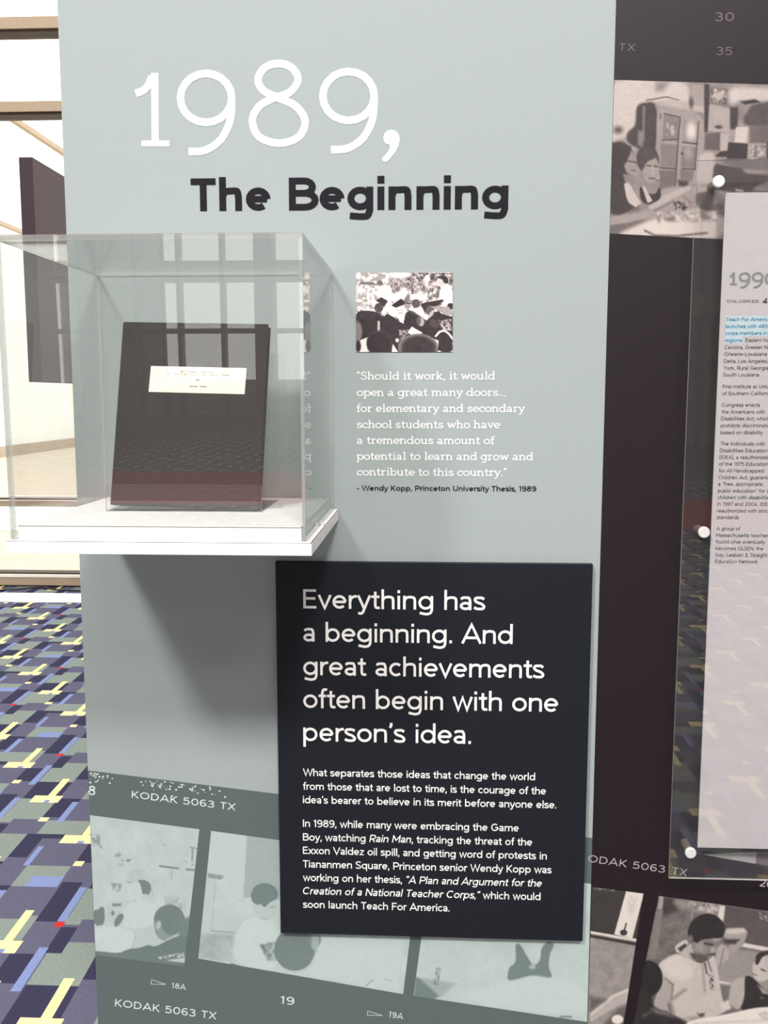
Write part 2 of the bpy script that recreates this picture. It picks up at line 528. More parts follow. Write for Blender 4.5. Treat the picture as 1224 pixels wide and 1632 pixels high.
    G['E'] = (1.16, [[(s0, 0), (s0, CAP)], [(s0, CT), (1.04, CT)], [(s0, .74), (.98, .74)], [(s0, B), (1.04, B)]])
    G['F'] = (1.10, [[(s0, 0), (s0, CAP)], [(s0, CT), (1.02, CT)], [(s0, .72), (.96, .72)]])
    G['G'] = (1.54, [el(.06, 1.46, 0, CAP, 46, 350, 26), [(.84, .66), (1.44 - h, .66), (1.44 - h, .30)]])
    G['H'] = (1.42, [[(s0, 0), (s0, CAP)], [(1.32 - h, 0), (1.32 - h, CAP)], [(s0, .74), (1.30 - h, .74)]])
    G['I'] = (.46, [[(.23, 0), (.23, CAP)]])
    G['J'] = (1.02, [[(.90 - h, CAP), (.90 - h, .42)] + smooth([(.90 - h, .40), (.80 - h, .14), (.50, B), (.26, .12), (.10, .26)], 4)])
    G['K'] = (1.28, [[(s0, 0), (s0, CAP)], [(s0, .50), (1.10, CAP)], [(s0 + .28, .74), (1.18, 0)]])
    G['L'] = (1.04, [[(s0, 0), (s0, CAP)], [(s0, B), (.98, B)]])
    G['M'] = (1.68, [[(s0, 0), (s0, CAP)], [(1.58 - h, 0), (1.58 - h, CAP)], [(s0, CAP - h * .6), (.84, .42), (1.58 - h, CAP - h * .6)]])
    G['N'] = (1.44, [[(s0, 0), (s0, CAP)], [(1.34 - h, 0), (1.34 - h, CAP)], [(s0, CAP - h * .6), (1.34 - h, h * .6)]])
    G['O'] = (1.62, [el(.06, 1.56, 0, CAP, n=26)])
    G['P'] = (1.24, [[(s0, 0), (s0, CAP)], [(s0, CT), (.72, CT)] + ell(.74, (CT + .60) / 2, .44 - h * .4, (CT - .60) / 2, 90, -90, 8) + [(s0, .60)]])
    G['R'] = (1.28, G['P'][1] + [[(.66, .60), (1.12, 0)]])
    G['S'] = (1.18, [smooth([(1.02, 1.20), (.84, 1.33), (.58, CT), (.26, 1.28), (.16, 1.04), (.32, .82), (.76, .64), (1.00, .40), (.90, .16), (.58, B), (.30, .12), (.10, .26)], 4)])
    G['T'] = (1.12, [[(.56, 0), (.56, CAP)], [(.04, CT), (1.08, CT)]])
    G['U'] = (1.40, [[(s0, CAP), (s0, .52)] + ell((s0 + 1.30 - h) / 2, .52, (1.30 - h - s0) / 2, .52 - h, 180, 360, 12) + [(1.30 - h, CAP)]])
    G['V'] = (1.38, [[(.06, CAP), (.69, h * .4), (1.32, CAP)]])
    G['W'] = (1.90, [[(.06, CAP), (.52, h * .4), (.95, 1.34), (1.38, h * .4), (1.84, CAP)]])
    G['X'] = (1.32, [[(.10, 0), (1.20, CAP)], [(.12, CAP), (1.22, 0)]])
    G['Y'] = (1.28, [[(.06, CAP), (.64, .62), (1.22, CAP)], [(.64, .66), (.64, 0)]])
    G['Z'] = (1.18, [[(.12, CT), (1.04, CT), (.10, B), (1.08, B)]])
    G['0'] = (1.28, [el(.06, 1.22, 0, CAP, n=24)])
    G['1'] = (.68, [[(.42, 0), (.42, CAP)], [(.40, CAP - h), (.08, 1.12)]])
    G['2'] = (1.12, [smooth([(.12, 1.08), (.28, 1.28), (.54, CT), (.82, 1.26), (.88, 1.00), (.70, .66), (.14, B + .02)], 4), [(.10, B), (1.00, B)]])
    G['3'] = (1.14, [smooth([(.12, 1.22), (.34, CT), (.60, CT), (.88, 1.18), (.84, .92), (.58, .76), (.42, .75)], 4), smooth([(.50, .76), (.82, .68), (.98, .42), (.84, .14), (.52, B), (.26, .10), (.08, .26)], 4)])
    G['4'] = (1.20, [[(.80, 0), (.80, CAP - h), (.12, .40), (1.12, .40)]])
    G['5'] = (1.16, [[(.94, CT), (.24, CT), (.18, .72)], smooth([(.18, .72), (.44, .86), (.74, .84), (.98, .62), (.98, .32), (.76, .10), (.48, B), (.24, .12), (.10, .24)], 4)])
    G['6'] = (1.18, [el(.08, 1.10, 0, .88), smooth([(.96, 1.30), (.64, CT), (.30, 1.20), (.14, .84), (.08 + h, .46)], 4)])
    G['7'] = (1.06, [[(.06, CT), (.94, CT), (.36, 0)]])
    G['8'] = (1.18, [el(.14, 1.04, .72, CAP), el(.07, 1.11, 0, .86)])
    G['9'] = (1.18, [el(.06, 1.08, CAP - .88, CAP), smooth([(.20, .10), (.52, B), (.86, .20), (1.02, .56), (1.08 - h, .95)], 4)])
    G['.'] = (.40, [[(.20, 0), (.20, w * 1.15)]])
    G[','] = (.40, [[(.22, w * 1.1), (.20, 0), (.12, -.22)]])
    G[':'] = (.42, [[(.21, 0), (.21, w * 1.15)], [(.21, .72), (.21, .72 + w * 1.15)]])
    q = lambda x, a, b, c: [(x + a, AT - .02), (x + b, AT - .20), (x + c, AT - .38)]
    G['\u2019'] = (.36, [q(0, .20, .21, .12)])
    G['\u201c'] = (.66, [q(0, .24, .14, .15), q(.28, .24, .14, .15)])
    G['\u201d'] = (.66, [q(0, .20, .21, .12), q(.28, .20, .21, .12)])
    G['-'] = (.72, [[(.10, .52), (.62, .52)]])
    G['\u2013'] = (1.0, [[(.06, .52), (.94, .52)]])
    G['('] = (.56, [smooth([(.48, 1.56), (.24, 1.20), (.18, .62), (.26, .08), (.48, -.28)], 4)])
    G[')'] = (.56, [smooth([(.08, 1.56), (.32, 1.20), (.38, .62), (.30, .08), (.08, -.28)], 4)])
    G['&'] = (1.34, [smooth([(1.24, 0), (.80, .46), (.34, 1.02), (.36, 1.28), (.60, CT), (.82, 1.26), (.78, 1.02), (.40, .76), (.16, .46), (.24, .16), (.54, B), (.86, .20), (1.12, .62)], 4)])
    G[' '] = (.60, [])
    return G


_sans = {}


def sans_line(runs, w=0.19, mono=0.0, space=0.0):
    if w not in _sans:
        _sans[w] = sans_glyphs(w)
    if isinstance(runs, str):
        runs = [(runs, 0)]
    vs, fs, x = [], [], 0.0
    for s, it in runs:
        for ch in s:
            adv, strokes = _sans[w][ch]
            off = (mono - adv) / 2 if mono else 0
            k0 = len(vs)
            for k, st in enumerate(strokes):
                sweep([(p[0] + x + off, p[1]) for p in st], w, vs, fs, k)
            if it:
                for v in vs[k0:]:
                    v[0] += 0.19 * v[1] - 0.06
            x += (mono or adv) + space
    return np.array(vs), fs


# large numerals, drawn in the units of an enlarged view of the photograph (y down)
def halves(p):
    n = len(p) // 2
    return [p[:n + 1], p[n:]]


def numeral_strokes():
    one = [[(124, 97), (127, 392)], [(68, 396), (187, 396)], smooth([(44, 184), (76, 171), (98, 148), (112, 112)], 5)]
    nine = [ell(342, 203, 109, 104)[:], smooth([(451, 203), (449, 262), (438, 318), (402, 382), (340, 424), (268, 431)], 7)]
    nine2 = [[(p[0] + 604, p[1] - 8) for p in st] for st in nine]
    eight = halves(smooth([(648, 57), (592, 74), (562, 124), (586, 172), (650, 203), (722, 238), (762, 300), (734, 368), (652, 395), (568, 368), (538, 300), (566, 240), (624, 206), (698, 178), (732, 124), (704, 74)], 6, True))
    return one, nine, eight, nine2


# ------------------------------------------------------------------ painter for printed photographs
def sd_poly(X, Y, pts):
    d = np.full(X.shape, 1e18)
    inside = np.zeros(X.shape, bool)
    n = len(pts)
    for i in range(n):
        x0, y0 = pts[i]
        x1, y1 = pts[(i + 1) % n]
        ex, ey = x1 - x0, y1 - y0
        t = np.clip(((X - x0) * ex + (Y - y0) * ey) / (ex * ex + ey * ey + 1e-9), 0, 1)
        d = np.minimum(d, (X - x0 - t * ex) ** 2 + (Y - y0 - t * ey) ** 2)
        c = ((y0 > Y) != (y1 > Y))
        if abs(ey) > 1e-9:
            c &= X < ex * (Y - y0) / ey + x0
            inside ^= c
    d = np.sqrt(d)
    return np.where(inside, -d, d)


def sd_line(X, Y, pts):
    d = np.full(X.shape, 1e18)
    for (x0, y0), (x1, y1) in zip(pts[:-1], pts[1:]):
        ex, ey = x1 - x0, y1 - y0
        t = np.clip(((X - x0) * ex + (Y - y0) * ey) / (ex * ex + ey * ey + 1e-9), 0, 1)
        d = np.minimum(d, (X - x0 - t * ex) ** 2 + (Y - y0 - t * ey) ** 2)
    return np.sqrt(d)


def vnoise(X, Y, scale, seed):
    r = np.random.RandomState(seed)
    g = r.rand(128, 128)
    x, y = X / scale + 1000, Y / scale + 1000
    xi, yi = np.floor(x).astype(int), np.floor(y).astype(int)
    fx, fy = x - xi, y - yi
    fx, fy = fx * fx * (3 - 2 * fx), fy * fy * (3 - 2 * fy)
    q = lambda i, j: g[(yi + j) % 128, (xi + i) % 128]
    return (q(0, 0) * (1 - fx) + q(1, 0) * fx) * (1 - fy) + (q(0, 1) * (1 - fx) + q(1, 1) * fx) * fy


def chaikin(pts, n=2):
    for _ in range(n):
        q = []
        for i in range(len(pts)):
            a, b = pts[i], pts[(i + 1) % len(pts)]
            q += [(a[0] * .78 + b[0] * .22, a[1] * .78 + b[1] * .22), (a[0] * .22 + b[0] * .78, a[1] * .22 + b[1] * .78)]
        pts = q
    return pts


def paint(X, Y, base, ops, soften=1.0):
    T = np.full(X.shape, float(base))
    for op in ops:
        k = op[0]
        if k == 'p':
            d, val, s = sd_poly(X, Y, chaikin(op[1]) if len(op[1]) > 5 else op[1]), op[2], op[3]
        elif k == 'e':
            cx, cy, rx, ry, rot = op[1]
            a = math.radians(rot)
            u = (X - cx) * math.cos(a) + (Y - cy) * math.sin(a)
            v = -(X - cx) * math.sin(a) + (Y - cy) * math.cos(a)
            d = (np.sqrt((u / rx) ** 2 + (v / ry) ** 2) - 1) * min(rx, ry)
            val, s = op[2], op[3]
        elif k == 'l':
            d, val, s = sd_line(X, Y, op[1]) - op[4] / 2, op[2], op[3]
        elif k == 'n':      # noise inside a polygon: pts, (lo, hi), soft, scale, seed, hardness
            d, s = sd_poly(X, Y, op[1]), op[3]
            nz = 0.6 * vnoise(X, Y, op[4], op[5]) + 0.4 * vnoise(X, Y, op[4] * 0.45, op[5] + 1)
            nz = np.clip((nz - 0.5) * op[6] + 0.5, 0, 1)
            val = op[2][0] + (op[2][1] - op[2][0]) * nz
        w = np.clip(0.5 - d / (s * soften), 0, 1)
        w = w * w * (3 - 2 * w)
        T = T * (1 - w) + val * w
    return T


def print_quad(name, quad, crop, base, ops, lo, hi, y, parent, step=1.1, m=None, grain=0.03, seed=3, label=None, clip_x=None, soften=1.0):
    """a printed picture: quad = corner points TL TR BR BL measured on the photo; crop = (ox, oy, scale) units of the shapes"""
    nx = int(max(abs(quad[1][0] - quad[0][0]), abs(quad[2][0] - quad[3][0])) / step) + 1
    ny = int(max(abs(quad[3][1] - quad[0][1]), abs(quad[2][1] - quad[1][1])) / step) + 1
    s, t = np.meshgrid(np.linspace(0, 1, nx + 1), np.linspace(0, 1, ny + 1))
    Q = [np.array(q, float) for q in quad]
    PX = (Q[0][0] * (1 - s) + Q[1][0] * s) * (1 - t) + (Q[3][0] * (1 - s) + Q[2][0] * s) * t
    PY = (Q[0][1] * (1 - s) + Q[1][1] * s) * (1 - t) + (Q[3][1] * (1 - s) + Q[2][1] * s) * t
    X, Y = (PX - crop[0]) * crop[2], (PY - crop[1]) * crop[2]
    T = paint(X, Y, base, ops, soften)
    T = np.clip(T + (vnoise(PX, PY, 1.3, seed) - 0.5) * grain * 2 + (vnoise(PX, PY, 9, seed + 5) - 0.5) * grain, 0, 1)
    lo, hi = np.array(lo) / 255, np.array(hi) / 255
    c = lo[None, None] * (1 - T[..., None]) + hi[None, None] * T[..., None]
    c = np.where(c > 0.04, ((c + 0.055) / 1.055) ** 2.4, c / 12.92)
    # wall coordinates of every vertex
    kx, ky = (PX - 612) / FPX, (PY - 816) / FPX
    dx = _F.x + _R.x * kx - _U.x * ky
    dy = _F.y + _R.y * kx - _U.y * ky
    dz = _F.z + _R.z * kx - _U.z * ky
    tt = (y - EYE.y) / dy
    wx, wz = EYE.x + dx * tt, EYE.z + dz * tt
    if clip_x is not None:
        wx = np.clip(wx, clip_x[0], clip_x[1])
    co = np.stack([wx, np.full(wx.shape, y), wz], -1).reshape(-1, 3)
    i = np.arange(ny)[:, None] * (nx + 1) + np.arange(nx)[None]
    f = np.stack([i, i + nx + 1, i + nx + 2, i + 1], -1).reshape(-1, 4)
    me = bpy.data.meshes.new(name)
    me.from_pydata(co.tolist(), [], f.tolist())
    ca = me.color_attributes.new('Col', 'FLOAT_COLOR', 'POINT')
    ca.data.foreach_set('color', np.concatenate([c.reshape(-1, 3), np.ones((c.size // 3, 1))], 1).ravel())
    me.materials.append(m or M['print'])
    me.update()
    o = bpy.data.objects.new(name, me)
    COL.objects.link(o)
    if parent:
        o.parent = parent
    if label:
        o['label'] = label
    return o


M['print'] = print_mat('photo_print_ink')
M['carpet'] = print_mat('carpet_pile', 0.97, 0.02, 0.22, 220)

# ================================================================== SETTING
WY = 5.98          # inner face of the window wall
BY = -22.0         # hall's far side behind the visitor
HX = 9.0
CZ = 7.5

# ---- carpeted floor: the woven block pattern repeats every 0.4875 x 0.652 m
PXC, PZC = 0.4875, 0.652
CC = {'D': lin(57, 56, 78), 'M': lin(94, 93, 114), 'G': lin(130, 140, 134), 'B': lin(126, 140, 184), 'Y': lin(240, 224, 160), 'O': lin(246, 222, 165), 'R': lin(196, 52, 48)}
CELL = [  # x0, x1, z0, z1, colour, painted in order; units are twentieths of the repeat
    (0.9, 6.95, -0.4, 6.3, 'G'), (0.75, 2.8, -0.4, 1.2, 'G'), (1.1, 6.9, -8.8, -2.7, 'G'), (0.0, 2.8, -4.4, 0, 'M'),
    (6.9, 9.6, 1.5, 6.5, 'D'), (6.9, 10.6, 5.6, 6.5, 'D'), (9.55, 10.6, 0.5, 5.6, 'B'), (17.1, 19.8, 0.4, 7.4, 'D'),
    (19.75, 20.75, 0.5, 6.5, 'B'), (2.8, 8.15, -2.7, 0.9, 'M'), (8.15, 17.1, -2.65, 0.7, 'G'), (16.1, 17.1, 0.7, 1.3, 'G'),
    (9.6, 10.5, 0.2, 0.8, 'B'), (6.9, 9.65, -7.9, -2.6, 'D'), (9.6, 12.6, -3.6, -2.6, 'D'), (9.95, 10.85, -9.5, -5.4, 'B'),
    (12.5, 17.4, -4.6, -2.7, 'O'), (15.0, 16.1, -2.7, 2.2, 'Y'), (15.1, 15.95, -4.6, -4.0, 'B'),
    (20.75, 22.8, -4.4, -0.4, 'D'), (16.9, 19.95, -8.7, -4.6, 'D'), (19.85, 20.9, -9.7, -3.6, 'B'), (16.8, 18.1, -9.4, -8.4, 'O'),
    (6.7, 8.1, 0.45, 1.45, 'O'), (19.8, 20.9, -0.45, 0.45, 'R'), (1.1, 6.9, -13.7, -8.8, 'D'), (10.65, 16.7, -13.6, -9.5, 'G'),
    (12.5, 16.8, -13.6, -11.6, 'B'), (2.7, 7.3, -14.7, -12.8, 'O'), (4.85, 6.0, -12.8, -7.8, 'Y'), (5.0, 5.8, -14.7, -14.0, 'B')]


def carpet():
    N = 200
    cell = np.full((N, N), 'M')
    for x0, x1, z0, z1, c in CELL:
        ix = np.arange(int(round(x0 * 10)), int(round(x1 * 10))) % N
        iz = np.arange(int(round(z0 * 10)), int(round(z1 * 10))) % N
        cell[np.ix_(iz, ix)] = c
    xs = [0] + [i for i in range(1, N) if (cell[:, i] != cell[:, i - 1]).any()] + [N]
    zs = [0] + [i for i in range(1, N) if (cell[i] != cell[i - 1]).any()] + [N]
    quads = []
    for a in range(len(zs) - 1):
        b = 0
        while b < len(xs) - 1:
            e = b
            while e + 1 < len(xs) - 1 and cell[zs[a], xs[e + 1]] == cell[zs[a], xs[b]]:
                e += 1
            quads.append((xs[b] / N, xs[e + 1] / N, zs[a] / N, zs[a + 1] / N, cell[zs[a], xs[b]]))
            b = e + 1
    x0, y0 = -1.094, 1.066
    V, C = [], []
    for j in range(-36, 8):
        for i in range(-18, 21):
            for a, b, c, d, k in quads:
                ya, yb = y0 + (j + c) * PZC, y0 + (j + d) * PZC
                if yb < BY or ya > WY or (ya < -9.8 and yb > -12.9):
                    continue
                ya, yb = max(ya, BY), min(yb, WY)
                r = 0.021
                q = [(x0 + (i + u) * PXC - r * (v - y0), v, 0.0) for u, v in ((a, ya), (b, ya), (b, yb), (a, yb))]
                if q[0][0] < -HX - .3 or q[1][0] > HX + .3:
                    continue
                V += q
                C += [CC[k]] * 4
    n = len(V) // 4
    me = bpy.data.meshes.new('floor')
    me.from_pydata(V, [], np.arange(4 * n).reshape(-1, 4).tolist())
    ca = me.color_attributes.new('Col', 'FLOAT_COLOR', 'POINT')
    ca.data.foreach_set('color', np.concatenate([np.array(C), np.ones((len(C), 1))], 1).ravel())
    me.materials.append(M['carpet'])
    o = bpy.data.objects.new('floor', me)
    COL.objects.link(o)
    return tag(o, 'patterned carpet of blue, grey, sage and yellow woven blocks', None, None, 'structure')


floor = carpet()
b = MB()
b.box((-HX, BY, -0.12), (HX, WY, -0.004), M['plaster'])
sub = b.build('floor_slab', floor)
b = MB()
b.box((-HX, -13.0, -0.003), (HX, -9.7, 0.001), M['ash'])
tag(b.build('red_carpet_band', floor), 'plain red band of carpet')
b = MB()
b.box((-HX, 5.37, 0.0), (-0.3, 5.69, 0.004), M['white_strip'])  # plain white band laid over the carpet
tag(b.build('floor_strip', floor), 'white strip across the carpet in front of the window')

b = MB(); b.box((-HX, BY, CZ), (HX, WY + .2, CZ + .15), M['ceiling'])
tag(b.build('ceiling'), None, None, None, 'structure')
b = MB(); b.box((-HX - .2, BY, 0), (-HX, WY + .2, CZ), M['plaster'])
tag(b.build('wall_left'), None, None, None, 'structure')
b = MB(); b.box((HX, BY, 0), (HX + .2, WY + .2, CZ), M['plaster'])
tag(b.build('wall_right'), None, None, None, 'structure')


def window_wall(name, x0, x1, yf, rails, posts, sgn, dark=None):
    root = empty(name, (0, yf, 0))
    tag(root, None, None, None, 'structure')
    return root


# window wall at the left rear: tan rails with clear panes between
win = empty('window_1', (0, WY, 0))
tag(win, 'tall glazed window wall with tan horizontal rails at the left rear', None, None, 'structure')
RAILS = [(4.327, 4.441), (3.718, 3.821), (0.661, 0.707)]
for z0, z1 in RAILS:
    b = MB()
    zm = z0 + (z1 - z0) * 0.62
    if z0 > 2:
        b.box((-HX, WY, zm), (0.6, WY + 0.16, z1), M['frame'])
        b.box((-HX, WY - 0.025, z0 + 0.02), (0.6, WY + 0.16, zm), M['frame'])
        b.box((-HX, WY + 0.0, z0), (0.6, WY + 0.15, z0 + 0.02), M['frame_dark'])  # dark strip along the rail's underside
    else:
        b.box((-HX, WY - 0.02, z0), (0.6, WY + 0.16, z1), M['frame'])
        b.box((-HX, WY - 0.03, z1), (0.6, WY + 0.16, z1 + 0.008), M['sill'])
        b.box((-HX, WY + 0.0, z1 + 0.008), (0.6, WY + 0.1, z1 + 0.02), M['frame_dark'])
        b.box((-HX, WY + 0.02, z1 + 0.02), (0.6, WY + 0.12, z1 + 0.032), M['sill'])
    adopt(win, b.build('rail'))
b = MB()
b.box((-HX, WY - 0.03, 0.012), (0.6, WY + 0.18, 0.080), M['frame'])
b.box((-HX, WY - 0.04, 0.080), (0.6, WY + 0.18, 0.100), M['sill'])
b.box((-HX, WY + 0.0, 0.100), (0.6, WY + 0.12, 0.112), M['frame_dark'])
b.box((-HX, WY - 0.0, 0.0), (0.6, WY + 0.18, 0.012), M['frame_dark'])  # dark strip filling the gap below the base rail
adopt(win, b.build('base_rail'))
b = MB(); b.box((-HX, WY, 7.0), (0.6, WY + .16, CZ), M['frame'])
adopt(win, b.build('head_rail'))
for x in (-7.2, -4.6, -2.0):
    b = MB(); b.box((x - .03, WY + .165, 0), (x + .03, WY + .26, CZ), M['frame'])
    if x == -7.2 or x == -2.0:
        adopt(win, b.build('mullion'))
zz = [0.112, 0.661, 0.739, 3.718, 3.821, 4.327, 4.441, 7.0]
for i in range(0, 8, 2):
    b = MB(); b.box((-HX, WY + .07, zz[i]), (0.6, WY + .082, zz[i + 1]), M['glass'])
    adopt(win, b.build('pane'))
b = MB(); b.box((0.6, WY, 0), (HX, WY + .2, CZ), M['plaster'])
tag(b.build('wall_back'), None, None, None, 'structure')

# glazed front of the hall behind the visitor (seen only mirrored in the acrylic)
win2 = empty('window_2', (0, BY, 0))
tag(win2, 'tall glazed hall front with dark mullions behind the visitor', None, None, 'structure')
for k in range(-8, 9):
    x = k * 1.05 + 0.3
    wd = 0.42 if k % 4 == 0 else 0.10
    b = MB(); b.box((x - wd / 2, BY - .2, 0), (x + wd / 2, BY + (.5 if wd > .2 else .1), CZ), M['column'])
    adopt(win2, b.build('mullion'))
    if k % 4 == 2:
        b = MB(); b.box((x - .45, BY - .1, 0), (x - .37, BY + .05, CZ), M['column'])
        adopt(win2, b.build('mullion'))
for z, h in ((0.0, .35), (2.3, .12), (3.5, .5), (4.9, .12), (6.2, .12), (7.1, .4)):
    b = MB(); b.box((-HX, BY - .12, z), (HX, BY + .06, z + h), M['column'] if h < .4 else M['plaster'])
    adopt(win2, b.build('rail'))
for x0, x1, z0, z1 in ((-HX, -6.5, 0, CZ), (-2.8, 0.3, 3.5, CZ), (3.4, HX, 3.5, CZ), (5.0, HX, 0, 3.6), (-6.5, HX, 5.0, CZ), (0.3, 2.0, 0, 2.3), (-6.5, -2.8, 0, 1.2)):
    b = MB(); b.box((x0, BY - .30, z0), (x1, BY - .22, z1), M['plaster'])
    adopt(win2, b.build('panel'))
b = MB(); b.box((-HX, BY - .16, 0.0), (HX, BY - .13, CZ), M['glass'])
adopt(win2, b.build('pane'))

# ---- the display wall itself
GX0, GX1 = -0.5735, 0.2738
wall = MB()
wall.box((GX0, 0.0, 0.0), (1.6, 0.12, 3.6), M['wall'])
wall = wall.build('wall_front')
tag(wall, 'sage green exhibit wall with printed film strip and dark mural on its right', None, None, 'structure')
Y1, Y2, Y3 = -0.0002, -0.0004, -0.0006


def wpoly(mb, pts, m, y):
    mb.poly([(p[0], y, p[1]) for p in pts], m)


b = MB()
wpoly(b, [(GX1, 0), (1.6, 0), (1.6, 3.6), (GX1, 3.6)], M['mural'], Y1)
tag(b.build('dark_mural', wall), 'charcoal printed mural area on the right')
b = MB()
ft = [(GX0, 0.9228), (-0.2499, 0.8879), (0.0, 0.8588), (GX1, 0.8225)]
wpoly(b, [(GX0, 0.0), (GX1, 0.0)] + ft[::-1], M['band'], Y1)
tag(b.build('film_strip', wall), 'tinted film strip print across the lower wall')
# worn specks on the strip's upper edge
rs = np.random.RandomState(4)
b = MB()
for i in range(95):
    c = rs.choice([0, 1, 2, 3], p=[.35, .3, .2, .15])
    cx = (150, 255, 290, 330)[c] + rs.normal(0, (10, 14, 22, 10)[c])
    cx = min(max(cx, 144), 436)
    cy = 1231 + (cx - 143) * 0.1215 + abs(rs.normal(0, 8))
    r = rs.uniform(0.5, 1.7)
    n = 6
    wpoly(b, [uv(cx + r * (1 + .4 * rs.rand()) * math.cos(a), cy + r * (.7 + .4 * rs.rand()) * math.sin(a)) for a in np.linspace(0, 2 * math.pi, n, endpoint=False)][::-1], M['pale_ink'], Y2)
tag(b.build('print_specks', wall), None, None, None, 'stuff')

# ---- film frames in tinted print (left, on the sage wall)
LO, HI = (97, 110, 110), (177, 190, 188)
ops1 = [  # units: crop origin (140,1290), 6.12 per pixel
    ('n', [(0, 0), (1100, 0), (1100, 1500), (0, 1500)], (0.80, 0.98), 4, 120, 11, 1.0),
    ('n', [(20, 240), (110, 250), (160, 390), (60, 370)], (0.3, 0.9), 30, 26, 12, 2.5),
    ('e', (295, 445, 32, 18, -20), 0.45, 18), ('e', (395, 498, 22, 12, -10), 0.2, 10), ('e', (335, 497, 16, 8, 0), 0.5, 10), ('e', (325, 540, 30, 12, 0), 0.65, 12),
    ('l', [(400, 485), (480, 460)], 0.6, 6, 5), ('e', (740, 347, 14, 9, 0), 0.6, 8),
    ('e', (470, 640, 90, 60, 0), 0.80, 40), ('p', [(370, 700), (455, 700), (440, 724), (375, 718)], 0.6, 14),
    ('l', [(700, 552), (885, 576)], 0.15, 6, 16), ('l', [(820, 590), (812, 690)], 0.35, 6, 7), ('l', [(1000, 372), (1062, 380)], 0.2, 6, 12),
    ('l', [(1022, 380), (1018, 500)], 0.3, 8, 16), ('l', [(960, 585), (1045, 592)], 0.2, 6, 18), ('e', (1022, 540, 9, 9, 0), 0.45, 6), ('e', (955, 508, 12, 6, 0), 0.55, 6),
    ('n', [(225, 720), (335, 725), (310, 808), (250, 790)], (0.3, 0.85), 16, 22, 14, 2.5),
    ('p', [(380, 740), (480, 690), (540, 780), (520, 880), (450, 905), (390, 840)], 0.95, 20),
    ('p', [(480, 695), (540, 682), (600, 710), (622, 765), (608, 815), (580, 838), (565, 822), (530, 828), (524, 770), (505, 715)], 0.12, 6),
    ('e', (465, 900, 22, 14, 0), 0.5, 10), ('l', [(632, 780), (630, 850)], 0.65, 8, 10), ('n', [(750, 850), (940, 860), (960, 1000), (760, 960)], (0.5, 0.95), 30, 30, 19, 1.6),
    ('p', [(350, 930), (560, 860), (700, 960), (700, 1100), (450, 1180), (330, 1120)], 0.97, 40),
    ('p', [(235, 915), (335, 918), (320, 945), (240, 948)], 0.25, 10), ('e', (243, 1012, 18, 25, 0), 0.2, 8),
    ('p', [(255, 1085), (310, 1010), (358, 1030), (330, 1100), (280, 1148), (258, 1140)], 0.12, 8),
    ('p', [(50, 985), (110, 970), (125, 945), (165, 955), (163, 1133), (55, 1133)], 0.1, 6),
    ('p', [(60, 1150), (300, 1140), (470, 1210), (440, 1350), (300, 1412), (90, 1370)], 0.99, 14),
    ('l', [(470, 1200), (435, 1350)], 0.75, 12, 14), ('l', [(150, 1275), (115, 1335)], 0.75, 8, 6),
    ('e', (795, 1080, 152, 152, 0), 0.08, 8), ('p', [(640, 1090), (700, 1080), (730, 1180), (800, 1230), (880, 1240), (740, 1290), (660, 1230)], 0.35, 16),
    ('e', (690, 1130, 22, 40, 20), 0.75, 14), ('p', [(730, 1285), (850, 1230), (870, 1250), (740, 1305)], 0.8, 8),
    ('p', [(900, 1080), (1100, 1000), (1100, 1250), (880, 1250)], 0.12, 50),
    ('p', [(0, 1385), (90, 1380), (300, 1405), (390, 1362), (510, 1350), (590, 1318), (640, 1338), (690, 1325), (770, 1280), (900, 1225), (1100, 1240), (1100, 1700), (0, 1700)], 0.03, 8),
    ('n', [(665, 1440), (900, 1400), (950, 1400), (950, 1440), (700, 1460)], (0.1, 0.9), 6, 16, 23, 3.5), ('p', [(760, 1470), (950, 1445), (945, 1495), (860, 1487)], 0.85, 8)]
print_quad('film_frame', [(142.4, 1299), (317.7, 1321.6), (293.5, 1540), (151.3, 1522)], (140, 1290, 6.12), 0.9, ops1, LO, HI, Y2, wall, 1.2, label='tinted film frame of pupils around a table', clip_x=(GX0 + .0005, 1))
